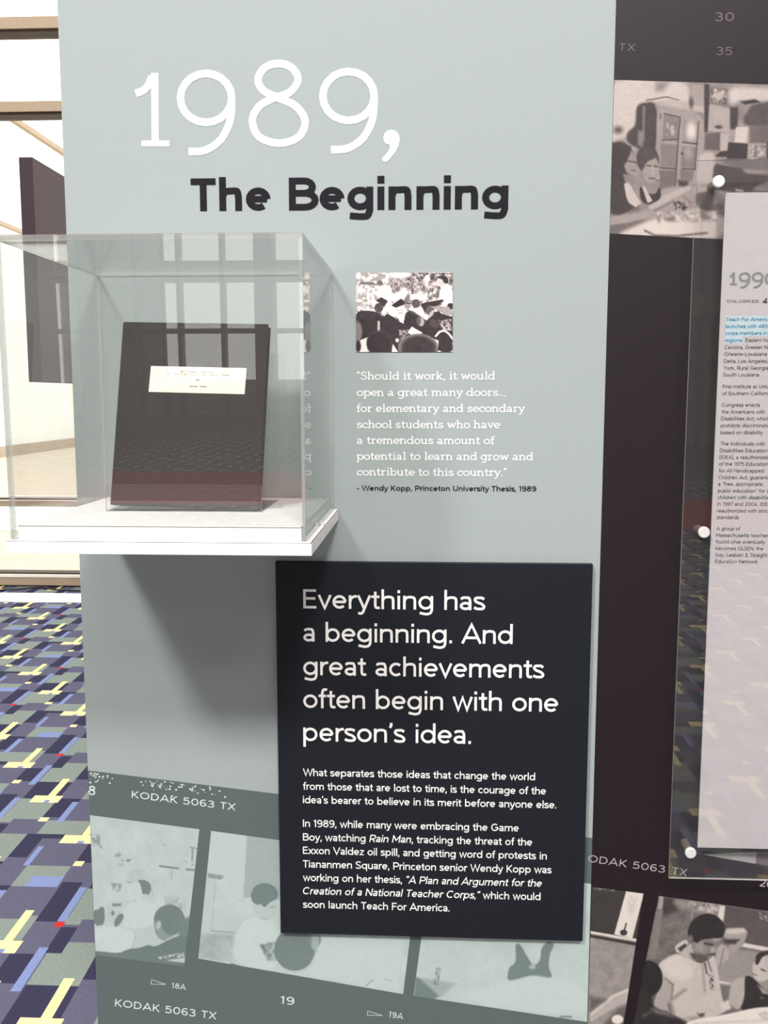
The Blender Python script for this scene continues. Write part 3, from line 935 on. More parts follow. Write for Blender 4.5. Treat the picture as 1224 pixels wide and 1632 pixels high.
ops2 = [  # crop (130,1210), 3.825 per pixel
    ('n', [(700, 400), (2200, 400), (2200, 1600), (700, 1600)], (0.82, 0.97), 4, 90, 31, 1.0),
    ('p', [(1008, 460), (1205, 485), (1205, 860), (1100, 820), (985, 850)], 0.62, 6), ('p', [(780, 430), (1008, 460), (985, 860), (900, 880), (775, 690)], 0.93, 6),
    ('p', [(770, 695), (870, 710), (850, 735), (770, 722)], 0.35, 8), ('l', [(820, 715), (790, 1045)], 0.68, 6, 6), ('l', [(790, 1046), (930, 1058)], 0.45, 6, 8),
    ('n', [(715, 1060), (925, 1070), (920, 1235), (712, 1215)], (0.45, 0.85), 24, 60, 33, 1.2),
    ('e', (965, 862, 20, 8, 10), 0.6, 8), ('p', [(940, 850), (1040, 880), (1030, 920), (950, 890)], 0.95, 12),
    ('p', [(990, 980), (1080, 960), (1205, 1010), (1210, 1300), (920, 1245), (935, 1080)], 0.98, 10),
    ('e', (1120, 900, 75, 80, 0), 0.85, 8),
    ('p', [(1030, 830), (1050, 775), (1110, 750), (1170, 768), (1200, 810), (1196, 850), (1150, 870), (1115, 908), (1090, 880), (1070, 890), (1040, 870)], 0.1, 6),
    ('l', [(1148, 905), (1180, 895)], 0.4, 6, 6), ('l', [(1100, 970), (1135, 975)], 0.55, 8, 6),
    ('n', [(1085, 1130), (1190, 1110), (1200, 1230), (1130, 1230)], (0.1, 0.7), 14, 26, 35, 2.5),
    ('e', (1300, 1160, 125, 130, 0), 0.12, 8), ('p', [(910, 1240), (975, 1262), (960, 1300), (900, 1290)], 0.1, 6),
    ('e', (1420, 1100, 40, 50, 0), 0.2, 10), ('p', [(1405, 1060), (1450, 1060), (1440, 1180), (1400, 1150)], 0.6, 14),
    ('p', [(1480, 1070), (1960, 1100), (1930, 1420), (1440, 1330), (1380, 1290)], 0.95, 30),
    ('l', [(1735, 1380), (1775, 1345)], 0.4, 8, 7), ('l', [(1850, 1342), (1890, 1352)], 0.6, 8, 6)]
print_quad('film_frame', [(336.5, 1324.2), (669, 1369.5), (642.4, 1584.4), (316, 1527.6)], (130, 1210, 3.825), 0.9, ops2, LO, HI, Y2, wall, 1.4, seed=8, label='tinted film frame of a boy standing in a pale shirt')
ops3 = [  # crop (430,1440), 2.354 per pixel
    ('n', [(500, 0), (1300, 0), (1300, 500), (500, 500)], (0.84, 0.97), 4, 60, 41, 1.0),
    ('p', [(548, 275), (590, 290), (640, 345), (615, 360), (540, 350)], 0.1, 10), ('p', [(560, 278), (700, 300), (640, 352)], 0.6, 16),
    ('n', [(625, 240), (642, 240), (632, 305), (612, 305)], (0.1, 0.7), 6, 12, 44, 2.5),
    ('p', [(920, 150), (938, 150), (975, 215), (990, 235), (1015, 215), (1018, 165), (1045, 140), (1070, 150), (1050, 190), (1045, 240), (1062, 275), (1040, 282), (985, 268), (930, 285), (890, 292), (895, 240), (925, 222)], 0.12, 6),
    ('e', (985, 238, 12, 8, 0), 0.7, 5), ('p', [(905, 292), (1000, 268), (1080, 290), (1195, 320), (1195, 440), (640, 350)], 0.97, 20), ('l', [(1090, 425), (1130, 425)], 0.2, 6, 8)]
print_quad('film_frame', [(688, 1373), (943.6, 1409), (937.8, 1629), (659, 1587)], (430, 1440, 2.354), 0.92, ops3, LO, HI, Y2, wall, 1.4, seed=12, label='tinted film frame of shadowed arms above a table', clip_x=(-1, GX1))

# ---- frames in the dark mural
DLO, DHI = (34, 30, 31), (212, 203, 196)
ops4 = [  # crop (900,1260), 3.778 per pixel
    ('n', [(0, 500), (600, 500), (600, 1500), (0, 1500)], (0.50, 0.62), 4, 40, 51, 1.2),
    ('p', [(150, 560), (480, 600), (440, 900), (150, 860)], 0.12, 4), ('n', [(175, 585), (300, 590), (300, 606), (175, 600)], (0.1, 0.5), 4, 12, 52, 3.0),
    ('p', [(370, 605), (476, 620), (408, 890), (298, 866)], 0.93, 4), ('e', (355, 855, 22, 18, 0), 0.1, 4), ('l', [(357, 850), (370, 800)], 0.12, 4, 9),
    ('n', [(385, 630), (440, 640), (415, 760), (370, 740)], (0.82, 0.93), 8, 10, 53, 2.0),
    ('l', [(150, 852), (442, 902)], 0.95, 5, 14), ('l', [(150, 874), (436, 926)], 0.05, 10, 16),
    ('p', [(150, 1400), (150, 1340), (290, 1225), (400, 1185), (400, 1270), (330, 1290), (200, 1370)], 0.72, 14), ('l', [(160, 1345), (290, 1240), (400, 1192)], 0.9, 12, 12),
    ('p', [(150, 1240), (250, 1260), (150, 1330)], 0.3, 30), ('p', [(240, 1400), (320, 1310), (400, 1290), (400, 1500), (240, 1500)], 0.3, 24), ('e', (318, 1378, 35, 28, 0), 0.97, 10)]
print_quad('film_frame', [(943.4, 1413.6), (1025.7, 1424), (990, 1655), (936, 1650)], (900, 1260, 3.778), 0.55, ops4, DLO, DHI, Y2, wall, 1.1, seed=15, soften=1.4, label='film frame with a paper thermometer on a classroom ledge', clip_x=(GX1 + .0003, 3))
ops5 = [  # crop (980,1400), 5.016 per pixel
    ('n', [(100, 0), (1500, 0), (1500, 1500), (100, 1500)], (0.30, 0.44), 4, 60, 61, 1.4),
    ('p', [(270, 130), (480, 150), (500, 260), (400, 300), (330, 260)], 0.14, 30), ('p', [(355, 140), (392, 145), (378, 250), (338, 245)], 0.62, 8), ('p', [(335, 250), (385, 252), (330, 640), (270, 640)], 0.45, 10),
    ('p', [(470, 160), (640, 180), (830, 205), (820, 300), (640, 260), (480, 220)], 0.55, 26), ('n', [(560, 180), (830, 210), (820, 290), (640, 250)], (0.4, 0.8), 16, 30, 62, 2.0),
    ('p', [(838, 215), (884, 220), (862, 350), (820, 320)], 0.9, 8), ('p', [(884, 220), (1300, 280), (1300, 560), (1060, 520), (870, 400)], 0.25, 6),
    ('n', [(1150, 265), (1240, 290), (1240, 350), (1160, 320)], (0.2, 0.65), 10, 12, 64, 3.0), ('l', [(625, 250), (612, 320)], 0.55, 6, 14),
    ('p', [(1030, 515), (1300, 565), (1300, 600), (1010, 545)], 0.88, 8), ('p', [(900, 560), (1300, 600), (1300, 900), (830, 870), (820, 720)], 0.56, 16),
    ('p', [(830, 815), (930, 835), (925, 860), (830, 840)], 0.85, 6), ('p', [(840, 850), (930, 850), (900, 1000), (840, 960)], 0.38, 20),
    # raised arm behind the head
    ('p', [(870, 400), (1030, 395), (1060, 425), (1050, 480), (1000, 560), (910, 610), (890, 560), (960, 490), (870, 480)], 0.62, 10), ('p', [(870, 490), (1000, 485), (960, 525), (880, 520)], 0.14, 12),
    ('p', [(900, 405), (1030, 400), (1050, 430), (960, 445), (890, 440)], 0.82, 16),
    ('p', [(830, 520), (900, 540), (915, 640), (870, 672), (820, 720), (800, 620)], 0.68, 8), ('l', [(870, 560), (840, 700)], 0.4, 10, 8),
    # left hand at neck
    ('p', [(480, 540), (550, 490), (585, 495), (580, 560), (510, 600), (485, 580)], 0.82, 8), ('p', [(500, 560), (560, 520), (585, 540), (530, 595)], 0.12, 10),
    # neck, face
    ('p', [(510, 600), (600, 520), (700, 560), (700, 660), (640, 660)], 0.72, 8), ('p', [(600, 600), (700, 590), (740, 650), (690, 675), (620, 640)], 0.15, 16),
    ('p', [(610, 500), (700, 480), (840, 470), (850, 510), (830, 545), (812, 560), (806, 590), (790, 600), (795, 625), (770, 655), (720, 668), (660, 640), (620, 580)], 0.45, 8),
    ('p', [(640, 520), (700, 500), (730, 560), (700, 600), (640, 570)], 0.58, 30), ('e', (785, 570, 22, 22, 0), 0.66, 14), ('l', [(720, 520), (780, 530)], 0.12, 10, 16), ('l', [(740, 610), (790, 605)], 0.15, 8, 12),
    ('p', [(640, 600), (720, 610), (760, 650), (700, 670), (650, 650)], 0.25, 16), ('p', [(780, 480), (845, 475), (845, 495), (790, 505)], 0.6, 12),
    # hair
    ('p', [(580, 430), (600, 360), (660, 300), (740, 275), (820, 300), (875, 360), (882, 420), (860, 475), (780, 478), (690, 490), (655, 520), (630, 500), (610, 520), (590, 480)], 0.05, 6), ('e', (605, 485, 20, 32, 0), 0.4, 10),
    # shirt
    ('p', [(330, 690), (480, 598), (560, 620), (690, 690), (760, 640), (800, 610), (830, 760), (850, 930), (900, 1080), (600, 1150), (430, 1120), (420, 1040), (400, 1062), (300, 1030), (370, 830), (380, 790)], 0.78, 6),
    ('p', [(350, 690), (480, 605), (600, 660), (640, 800), (470, 800), (400, 760)], 0.86, 30), ('p', [(375, 810), (460, 850), (440, 950), (405, 1060), (305, 1030)], 0.66, 10),
    ('l', [(400, 800), (465, 850), (450, 960)], 0.38, 12, 12), ('l', [(560, 890), (440, 980), (470, 1080)], 0.45, 22, 16), ('l', [(700, 690), (720, 900)], 0.55, 16, 14), ('l', [(720, 680), (735, 760)], 0.2, 8, 12),
    ('l', [(745, 660), (770, 740)], 0.3, 8, 10), ('n', [(750, 770), (790, 765), (790, 895), (755, 880)], (0.2, 0.8), 6, 14, 66, 3.0), ('l', [(430, 1010), (450, 1100), (560, 1140)], 0.3, 14, 20),
    ('p', [(560, 1110), (700, 1090), (715, 1105), (620, 1150)], 0.6, 12), ('n', [(650, 1075), (720, 1080), (710, 1110), (680, 1105)], (0.05, 0.5), 8, 12, 67, 2.0),
    # pupil on the right
    ('p', [(1130, 640), (1150, 600), (1224, 570), (1400, 560), (1400, 700), (1140, 690)], 0.08, 8), ('e', (1180, 720, 80, 105, 10), 0.78, 8), ('p', [(1195, 600), (1400, 600), (1400, 900), (1230, 800)], 0.7, 20), ('p', [(1120, 690), (1130, 600), (1200, 580), (1260, 600), (1180, 620), (1145, 690)], 0.08, 8),
    ('l', [(1170, 725), (1200, 740)], 0.1, 6, 10), ('l', [(1100, 760), (1135, 775)], 0.4, 8, 8), ('p', [(1090, 790), (1150, 840), (1260, 840), (1260, 900), (1140, 860)], 0.55, 16),
    ('p', [(930, 830), (1030, 770), (1050, 850), (1030, 980), (990, 1060), (900, 1000)], 0.70, 12), ('p', [(840, 1000), (910, 970), (930, 1040), (860, 1070)], 0.86, 12),
    ('p', [(1035, 780), (1085, 780), (1140, 830), (1230, 930), (1400, 900), (1400, 1100), (990, 1070), (1040, 960)], 0.07, 6), ('p', [(1140, 850), (1250, 930), (1180, 920)], 0.6, 8), ('l', [(1160, 950), (1185, 958)], 0.6, 4, 5),
    # dark head in front, table
    ('e', (260, 800, 122, 145, 0), 0.02, 8), ('p', [(100, 880), (300, 900), (300, 1030), (420, 1070), (600, 1170), (600, 1400), (100, 1400)], 0.05, 14), ('p', [(290, 1040), (400, 1060), (470, 1110), (330, 1080)], 0.4, 20), ('l', [(230, 1100), (330, 1040)], 0.3, 20, 10),
    ('p', [(600, 1135), (900, 1085), (1150, 1025), (1400, 1030), (1400, 1500), (600, 1500), (560, 1170)], 0.96, 8), ('n', [(1140, 1070), (1260, 1060), (1260, 1130), (1170, 1130)], (0.75, 0.95), 16, 20, 69, 2.0), ('l', [(640, 1160), (1300, 1130)], 0.8, 20, 10)]
print_quad('film_frame', [(1049.5, 1427.6), (1290, 1461), (1252, 1680), (1006, 1650)], (980, 1400, 5.016), 0.35, ops5, DLO, DHI, Y2, wall, 1.0, seed=19, soften=2.3, label='film frame of a dark haired boy in a white shirt')
b = MB()
wpoly(b, [uv(1118, 1361.5), uv(1204, 1376.5), uv(1206, 1358), uv(1190, 1358)][::-1], M['grey_ink'], Y2)
wpoly(b, [uv(1206, 1358), uv(1204, 1376.5), uv(1260, 1386), uv(1260, 1357)], M['dim_ink'], Y2)
tag(b.build('photo_corner', wall), 'pale corner of another printed picture')

ops6 = [  # crop (940,0), 4.08 per pixel
    ('n', [(0, 400), (1800, 400), (1800, 1700), (0, 1700)], (0.45, 0.62), 4, 120, 71, 1.4),
    ('p', [(100, 500), (520, 520), (650, 540), (650, 690), (440, 660), (330, 680), (295, 830), (230, 890), (100, 940)], 0.84, 26),
    ('p', [(430, 530), (520, 530), (480, 590), (430, 590)], 0.5, 30), ('l', [(370, 652), (500, 630), (580, 652)], 0.12, 5, 7), ('e', (185, 845, 26, 22, 0), 0.2, 26),
    # cabinet
    ('p', [(300, 700), (330, 670), (440, 660), (440, 970), (370, 990), (240, 930), (240, 860), (300, 820)], 0.12, 12), ('p', [(345, 690), (360, 690), (355, 920), (340, 920)], 0.4, 8), ('p', [(315, 850), (350, 850), (345, 960), (310, 940)], 0.45, 14),
    ('p', [(440, 660), (760, 740), (730, 1050), (690, 1280), (440, 1250), (430, 960)], 0.60, 8), ('p', [(520, 640), (740, 690), (750, 735), (450, 680)], 0.74, 14),
    ('p', [(482, 738), (588, 765), (578, 920), (472, 905)], 0.45, 8), ('p', [(608, 775), (708, 795), (700, 935), (600, 925)], 0.55, 8), ('e', (660, 850, 30, 55, 0), 0.95, 24), ('p', [(462, 930), (575, 945), (565, 1090), (455, 1080)], 0.45, 8), ('p', [(600, 950), (695, 960), (685, 1095), (592, 1090)], 0.42, 8), ('e', (640, 995, 25, 40, 0), 0.62, 24),
    ('p', [(452, 1105), (560, 1110), (550, 1220), (450, 1240)], 0.34, 12), ('p', [(585, 1105), (680, 1105), (665, 1180), (590, 1180)], 0.40, 12),
    ('l', [(484, 738), (588, 763), (574, 905), (470, 912)], 0.12, 5, 7), ('l', [(575, 905), (555, 1220)], 0.14, 5, 8), ('l', [(708, 790), (685, 1095)], 0.14, 5, 7), ('l', [(605, 925), (700, 936)], 0.12, 5, 9), ('l', [(455, 1090), (560, 1098)], 0.14, 5, 9), ('l', [(600, 1098), (690, 1100)], 0.14, 5, 8), ('e', (520, 845, 20, 16, 0), 0.14, 10), ('e', (600, 998, 8, 8, 0), 0.1, 6), ('l', [(460, 740), (460, 770)], 0.15, 5, 7),
    ('n', [(500, 800), (560, 800), (550, 880), (500, 880)], (0.3, 0.75), 12, 20, 73, 2.0),
    # posters and shelves right of it
    ('p', [(655, 545), (740, 550), (740, 690), (655, 670)], 0.62, 10), ('e', (660, 670, 14, 34, 0), 0.2, 12), ('p', [(745, 545), (780, 550), (775, 700), (765, 860), (745, 860)], 0.08, 8),
    ('p', [(780, 560), (900, 580), (895, 690), (780, 670)], 0.4, 8), ('n', [(790, 575), (890, 590), (885, 680), (790, 660)], (0.2, 0.85), 8, 24, 74, 2.5), ('e', (838, 625, 24, 30, 0), 0.75, 12),
    ('p', [(780, 680), (912, 705), (905, 860), (770, 850)], 0.68, 6), ('e', (838, 826, 24, 12, 0), 0.15, 8), ('p', [(750, 870), (850, 860), (845, 980), (745, 970)], 0.28, 8), ('p', [(850, 870), (905, 870), (895, 980), (850, 980)], 0.72, 8),
    ('p', [(912, 700), (965, 695), (960, 840), (915, 840)], 0.1, 10), ('p', [(900, 560), (1159, 575), (1300, 600), (1300, 660), (1000, 650), (905, 690)], 0.84, 24), ('p', [(975, 660), (1075, 645), (1110, 665), (1010, 680)], 0.05, 8),
    ('p', [(990, 790), (1040, 690), (1110, 665), (1300, 660), (1300, 820), (1040, 825)], 0.2, 16), ('p', [(950, 825), (1030, 825), (1020, 930), (940, 925)], 0.86, 8), ('p', [(1040, 825), (1300, 810), (1300, 930), (1040, 930)], 0.32, 12),
    ('p', [(900, 925), (1030, 935), (1020, 1035), (890, 1035)], 0.07, 6), ('p', [(1030, 935), (1150, 935), (1145, 1040), (1030, 1040)], 0.62, 8), ('n', [(1040, 945), (1150, 945), (1140, 1110), (1050, 1110)], (0.35, 0.8), 10, 22, 76, 2.0), ('p', [(1150, 925), (1300, 925), (1300, 1040), (1150, 1040)], 0.12, 10),
    ('p', [(815, 1015), (850, 985), (900, 980), (890, 1020), (830, 1020)], 0.05, 6), ('p', [(880, 1035), (1300, 1040), (1300, 1110), (1000, 1100), (870, 1060)], 0.36, 14),
    # person at right, dark sweater
    ('p', [(700, 1040), (740, 985), (815, 990), (808, 1160), (790, 1230), (720, 1270), (690, 1200)], 0.76, 14), ('p', [(805, 1060), (880, 1080), (990, 1090), (1010, 1130), (1080, 1130), (1300, 1150), (1300, 1250), (850, 1250), (800, 1200)], 0.12, 12),
    ('p', [(1060, 1240), (1080, 1210), (1159, 1180), (1300, 1160), (1300, 1250)], 0.45, 10), ('p', [(945, 1225), (1000, 1235), (1000, 1250), (950, 1245)], 0.62, 5),
    # two pupils at left
    ('p', [(100, 925), (200, 930), (260, 960), (290, 1000), (240, 1060), (220, 1150), (240, 1200), (330, 1330), (280, 1400), (130, 1400), (100, 1300)], 0.10, 10),
    ('p', [(235, 1010), (285, 970), (305, 1010), (308, 1080), (290, 1130), (240, 1140), (220, 1090)], 0.52, 12), ('l', [(230, 1052), (300, 1062)], 0.1, 5, 8), ('p', [(215, 1130), (280, 1140), (300, 1190), (240, 1220)], 0.45, 14),
    ('p', [(225, 1195), (250, 1185), (330, 1320), (300, 1345), (240, 1310)], 0.78, 8), ('p', [(300, 1000), (330, 960), (420, 960), (440, 1000), (360, 1020), (320, 1100)], 0.16, 10),
    ('p', [(350, 1020), (420, 985), (445, 1060), (450, 1150), (420, 1230), (380, 1240), (340, 1180), (320, 1110)], 0.50, 14), ('l', [(370, 1085), (435, 1090)], 0.2, 6, 12), ('l', [(400, 1165), (440, 1172)], 0.2, 8, 10), ('e', (430, 1150, 22, 18, 0), 0.75, 10),
    ('p', [(325, 1220), (345, 1225), (385, 1300), (430, 1300), (455, 1215), (460, 1280), (400, 1330), (330, 1300)], 0.08, 8), ('p', [(335, 1225), (355, 1215), (400, 1300), (370, 1320)], 0.8, 6),
    ('p', [(130, 1330), (320, 1350), (370, 1440), (200, 1530), (120, 1520)], 0.34, 18), ('l', [(130, 1430), (370, 1395)], 0.62, 24, 50), ('p', [(440, 1230), (620, 1200), (700, 1240), (680, 1330), (470, 1400), (390, 1420), (370, 1360)], 0.60, 16), ('l', [(400, 1320), (520, 1270), (640, 1215)], 0.78, 18, 22),
    ('p', [(570, 1170), (640, 1180), (640, 1215), (580, 1210)], 0.12, 14), ('p', [(680, 1260), (790, 1240), (860, 1300), (860, 1400), (760, 1390), (690, 1330)], 0.28, 16), ('p', [(800, 1270), (860, 1260), (860, 1320), (810, 1330)], 0.55, 14),
    ('n', [(545, 1310), (640, 1310), (630, 1372), (550, 1360)], (0.05, 0.7), 8, 18, 79, 2.5),
    # heads of the two pupils over their dark hair
    ('e', (195, 1070, 95, 150, 0), 0.06, 10), ('e', (262, 1062, 40, 84, -8), 0.56, 8), ('p', [(200, 940), (270, 950), (262, 1000), (236, 1060), (215, 1080)], 0.08, 8), ('l', [(244, 1046), (300, 1056)], 0.1, 4, 7), ('l', [(272, 1106), (296, 1110)], 0.25, 4, 7), ('p', [(215, 1130), (285, 1140), (290, 1200), (235, 1210)], 0.48, 8),
    ('e', (378, 1040, 72, 84, 0), 0.14, 8), ('e', (396, 1100, 54, 94, 0), 0.60, 8), ('p', [(330, 980), (430, 975), (430, 1030), (370, 1050), (345, 1110), (322, 1080)], 0.16, 8), ('l', [(372, 1076), (396, 1078)], 0.12, 4, 9), ('l', [(420, 1080), (442, 1084)], 0.12, 4, 9), ('l', [(412, 1092), (414, 1132)], 0.72, 4, 9), ('l', [(388, 1158), (424, 1162)], 0.2, 5, 9),
    ('p', [(322, 1210), (350, 1220), (384, 1262), (430, 1262), (455, 1205), (466, 1290), (400, 1340), (330, 1310)], 0.06, 6), ('p', [(340, 1215), (356, 1212), (408, 1306), (376, 1322)], 0.80, 5), ('p', [(222, 1195), (252, 1186), (332, 1322), (300, 1348), (240, 1312)], 0.80, 6), ('p', [(130, 1180), (215, 1180), (245, 1320), (300, 1352), (180, 1405), (130, 1380)], 0.10, 8),
    ('l', [(130, 1440), (250, 1425), (365, 1392)], 0.62, 10, 44), ('l', [(400, 1345), (520, 1285), (640, 1222)], 0.74, 10, 34), ('l', [(420, 1372), (540, 1310)], 0.40, 8, 10), ('l', [(600, 1270), (660, 1320)], 0.45, 8, 10),
    # table
    ('p', [(150, 1530), (370, 1440), (480, 1400), (640, 1375), (700, 1350), (760, 1400), (900, 1400), (900, 1500), (820, 1560), (400, 1545)], 0.92, 24), ('n', [(420, 1380), (860, 1370), (850, 1440), (440, 1450)], (0.5, 0.95), 18, 30, 81, 1.6),
    ('l', [(360, 1500), (420, 1530), (560, 1535), (760, 1515)], 0.25, 10, 12), ('p', [(100, 1540), (900, 1560), (900, 1600), (100, 1600)], 0.05, 16), ('e', (520, 1425, 26, 14, 0), 0.4, 14), ('e', (740, 1410, 20, 14, 0), 0.45, 14)]
print_quad('film_frame', [(978.9, 127.3), (1290, 136.7), (1290, 389), (971.8, 372)], (940, 0, 4.08), 0.5, ops6, (42, 35, 37), (198, 186, 180), Y2, wall, 1.15, grain=0.04, seed=23, soften=1.9, label='film frame of two pupils beside a panelled cabinet', clip_x=(GX1 + .0003, 3))

# ---- film edge lettering
b = MB()
for s, l, r, cap, mm in (('8', (140.5, 1266.5), (151.5, 1268), 15, 'pale_ink'), ('KODAK 5063 TX', (209.6, 1271.3), (375, 1291.8), 11, 'pale_ink'), ('18A', (273.3, 1574.6), (296, 1577.6), 8.5, 'pale_ink'),
                         ('KODAK 5063 TX', (183, 1603.5), (344.5, 1624.8), 11.5, 'pale_ink'), ('19', (446.5, 1599.5), (468.5, 1602), 12.5, 'pale_ink'), ('19A', (619, 1620.5), (642, 1624.5), 9, 'pale_ink')):
    px_text(b, s, l, r, cap, M[mm], Y3, w=0.2, space=0.12)
for (x0, y0, x1, y1) in ((241.6, 1561, 264.6, 1568), (586, 1611, 610, 1617.5)):
    P = [uv(x0, y0), uv(x0 - .4, y1), uv(x1, y1 + .6), uv(x0, y0)]
    vs, fs = [], []
    sweep([np.array(p) for p in P[:3]], 0.0009, vs, fs)
    sweep([np.array(P[2]), np.array(P[0])], 0.0009, vs, fs)
    b.raw([(v[0], Y3, v[1]) for v in vs], fs, M['pale_ink'])
tag(b.build('film_edge_lettering', wall), 'pale film edge lettering on the tinted strip')
b = MB()
px_text(b, 'ODAK 5063', (936.5, 1373.3), (1059, 1391.2), 11.3, M['grey_ink'], Y3, w=0.17, space=0.14)
px_text(b, 'TX', (1070.5, 1393), (1094, 1396.5), 11.3, M['grey_ink'], Y3, w=0.17, space=0.2)
px_text(b, '20', (1210, 1412.5), (1232, 1415.5), 11.5, M['grey_ink'], Y3, w=0.22)
px_text(b, '30', (1139.5, 33.8), (1169.3, 33.6), 14, M['dim_ink'], Y3, w=0.19, space=0.2)
px_text(b, '35', (1141.2, 87.6), (1166.6, 88), 13, M['dim_ink'], Y3, w=0.17, space=0.15)
px_text(b, 'TX', (986.4, 80.3), (1011.8, 81.5), 11.5, M['dim_ink'], Y3, w=0.17, space=0.3)
tag(b.build('film_edge_lettering', wall), 'grey film edge lettering on the dark mural')

# ---- heading
b = MB()
for st in numeral_strokes():
    vs, fs = [], []
    for kk, p in enumerate(st):
        q = [uv(200 + a[0] / 2.661, 80 + a[1] / 2.661) for a in p]
        q = [np.array(v) for v in q]
        if len(q) > 12 and np.linalg.norm(np.array(p[0]) - np.array(p[-1])) < 1e-6:
            q[-1] = q[0]
        sweep(q, 0.0113 if len(p) > 2 or abs(p[0][0] - p[1][0]) < 20 else 0.0088, vs, fs, kk)
    b.raw([(v[0], Y3 - v[2] * LAYER, v[1]) for v in vs], fs, M['white_vinyl'])
# comma
cc = [(1128, 338), (1152, 348), (1162, 374), (1156, 410), (1138, 440), (1106, 474), (1088, 460), (1112, 432), (1122, 404), (1102, 394), (1094, 372), (1104, 347)]
cc = smooth(cc, 4, True)[:-1]
wpoly(b, [uv(200 + p[0] / 2.661, 80 + p[1] / 2.661) for p in cc][::-1], M['white_vinyl'], Y3)
tag(b.build('year_heading', wall), 'large white light numerals of the year heading')
b = MB()
px_text(b, 'The Beginning', (304.6, 336.6), (809.8, 333.2), 52.2, M['dark_vinyl'], Y3, w=0.285, level=False)
tag(b.build('title_heading', wall), 'bold charcoal title lettering')
quote = empty('quote_lettering')
quote.parent = wall
tag(quote, 'white slab serif quotation lettering')
for s, rx, by in (('\u201cShould it work, it would', 788.8, 605.3), ('open a great many doors...', 805.8, 631.4), ('for elementary and secondary', 836.6, 656.8),
                  ('school students who have', 797.4, 682.4), ('a tremendous amount of', 788.8, 707.6), ('potential to learn and grow and', 849.4, 732.9), ('contribute to this country.\u201d', 807.6, 757.9)):
    v, f = slab_line(s)
    L, Rr = uv(568.6, by), uv(rx, by)
    Rr.y = L.y
    b = MB()
    place(b, v, f, M['white_vinyl'], L, Rr, 0.00875, Y3)
    b.build('text_line', quote)
b = MB()
px_text(b, '- Wendy Kopp, Princeton University Thesis, 1989', (568.8, 782.2), (854.6, 782.9), 8.4, M['black_vinyl'], Y3, w=0.235, level=True)
tag(b.build('credit_lettering', wall), 'small bold black credit line')

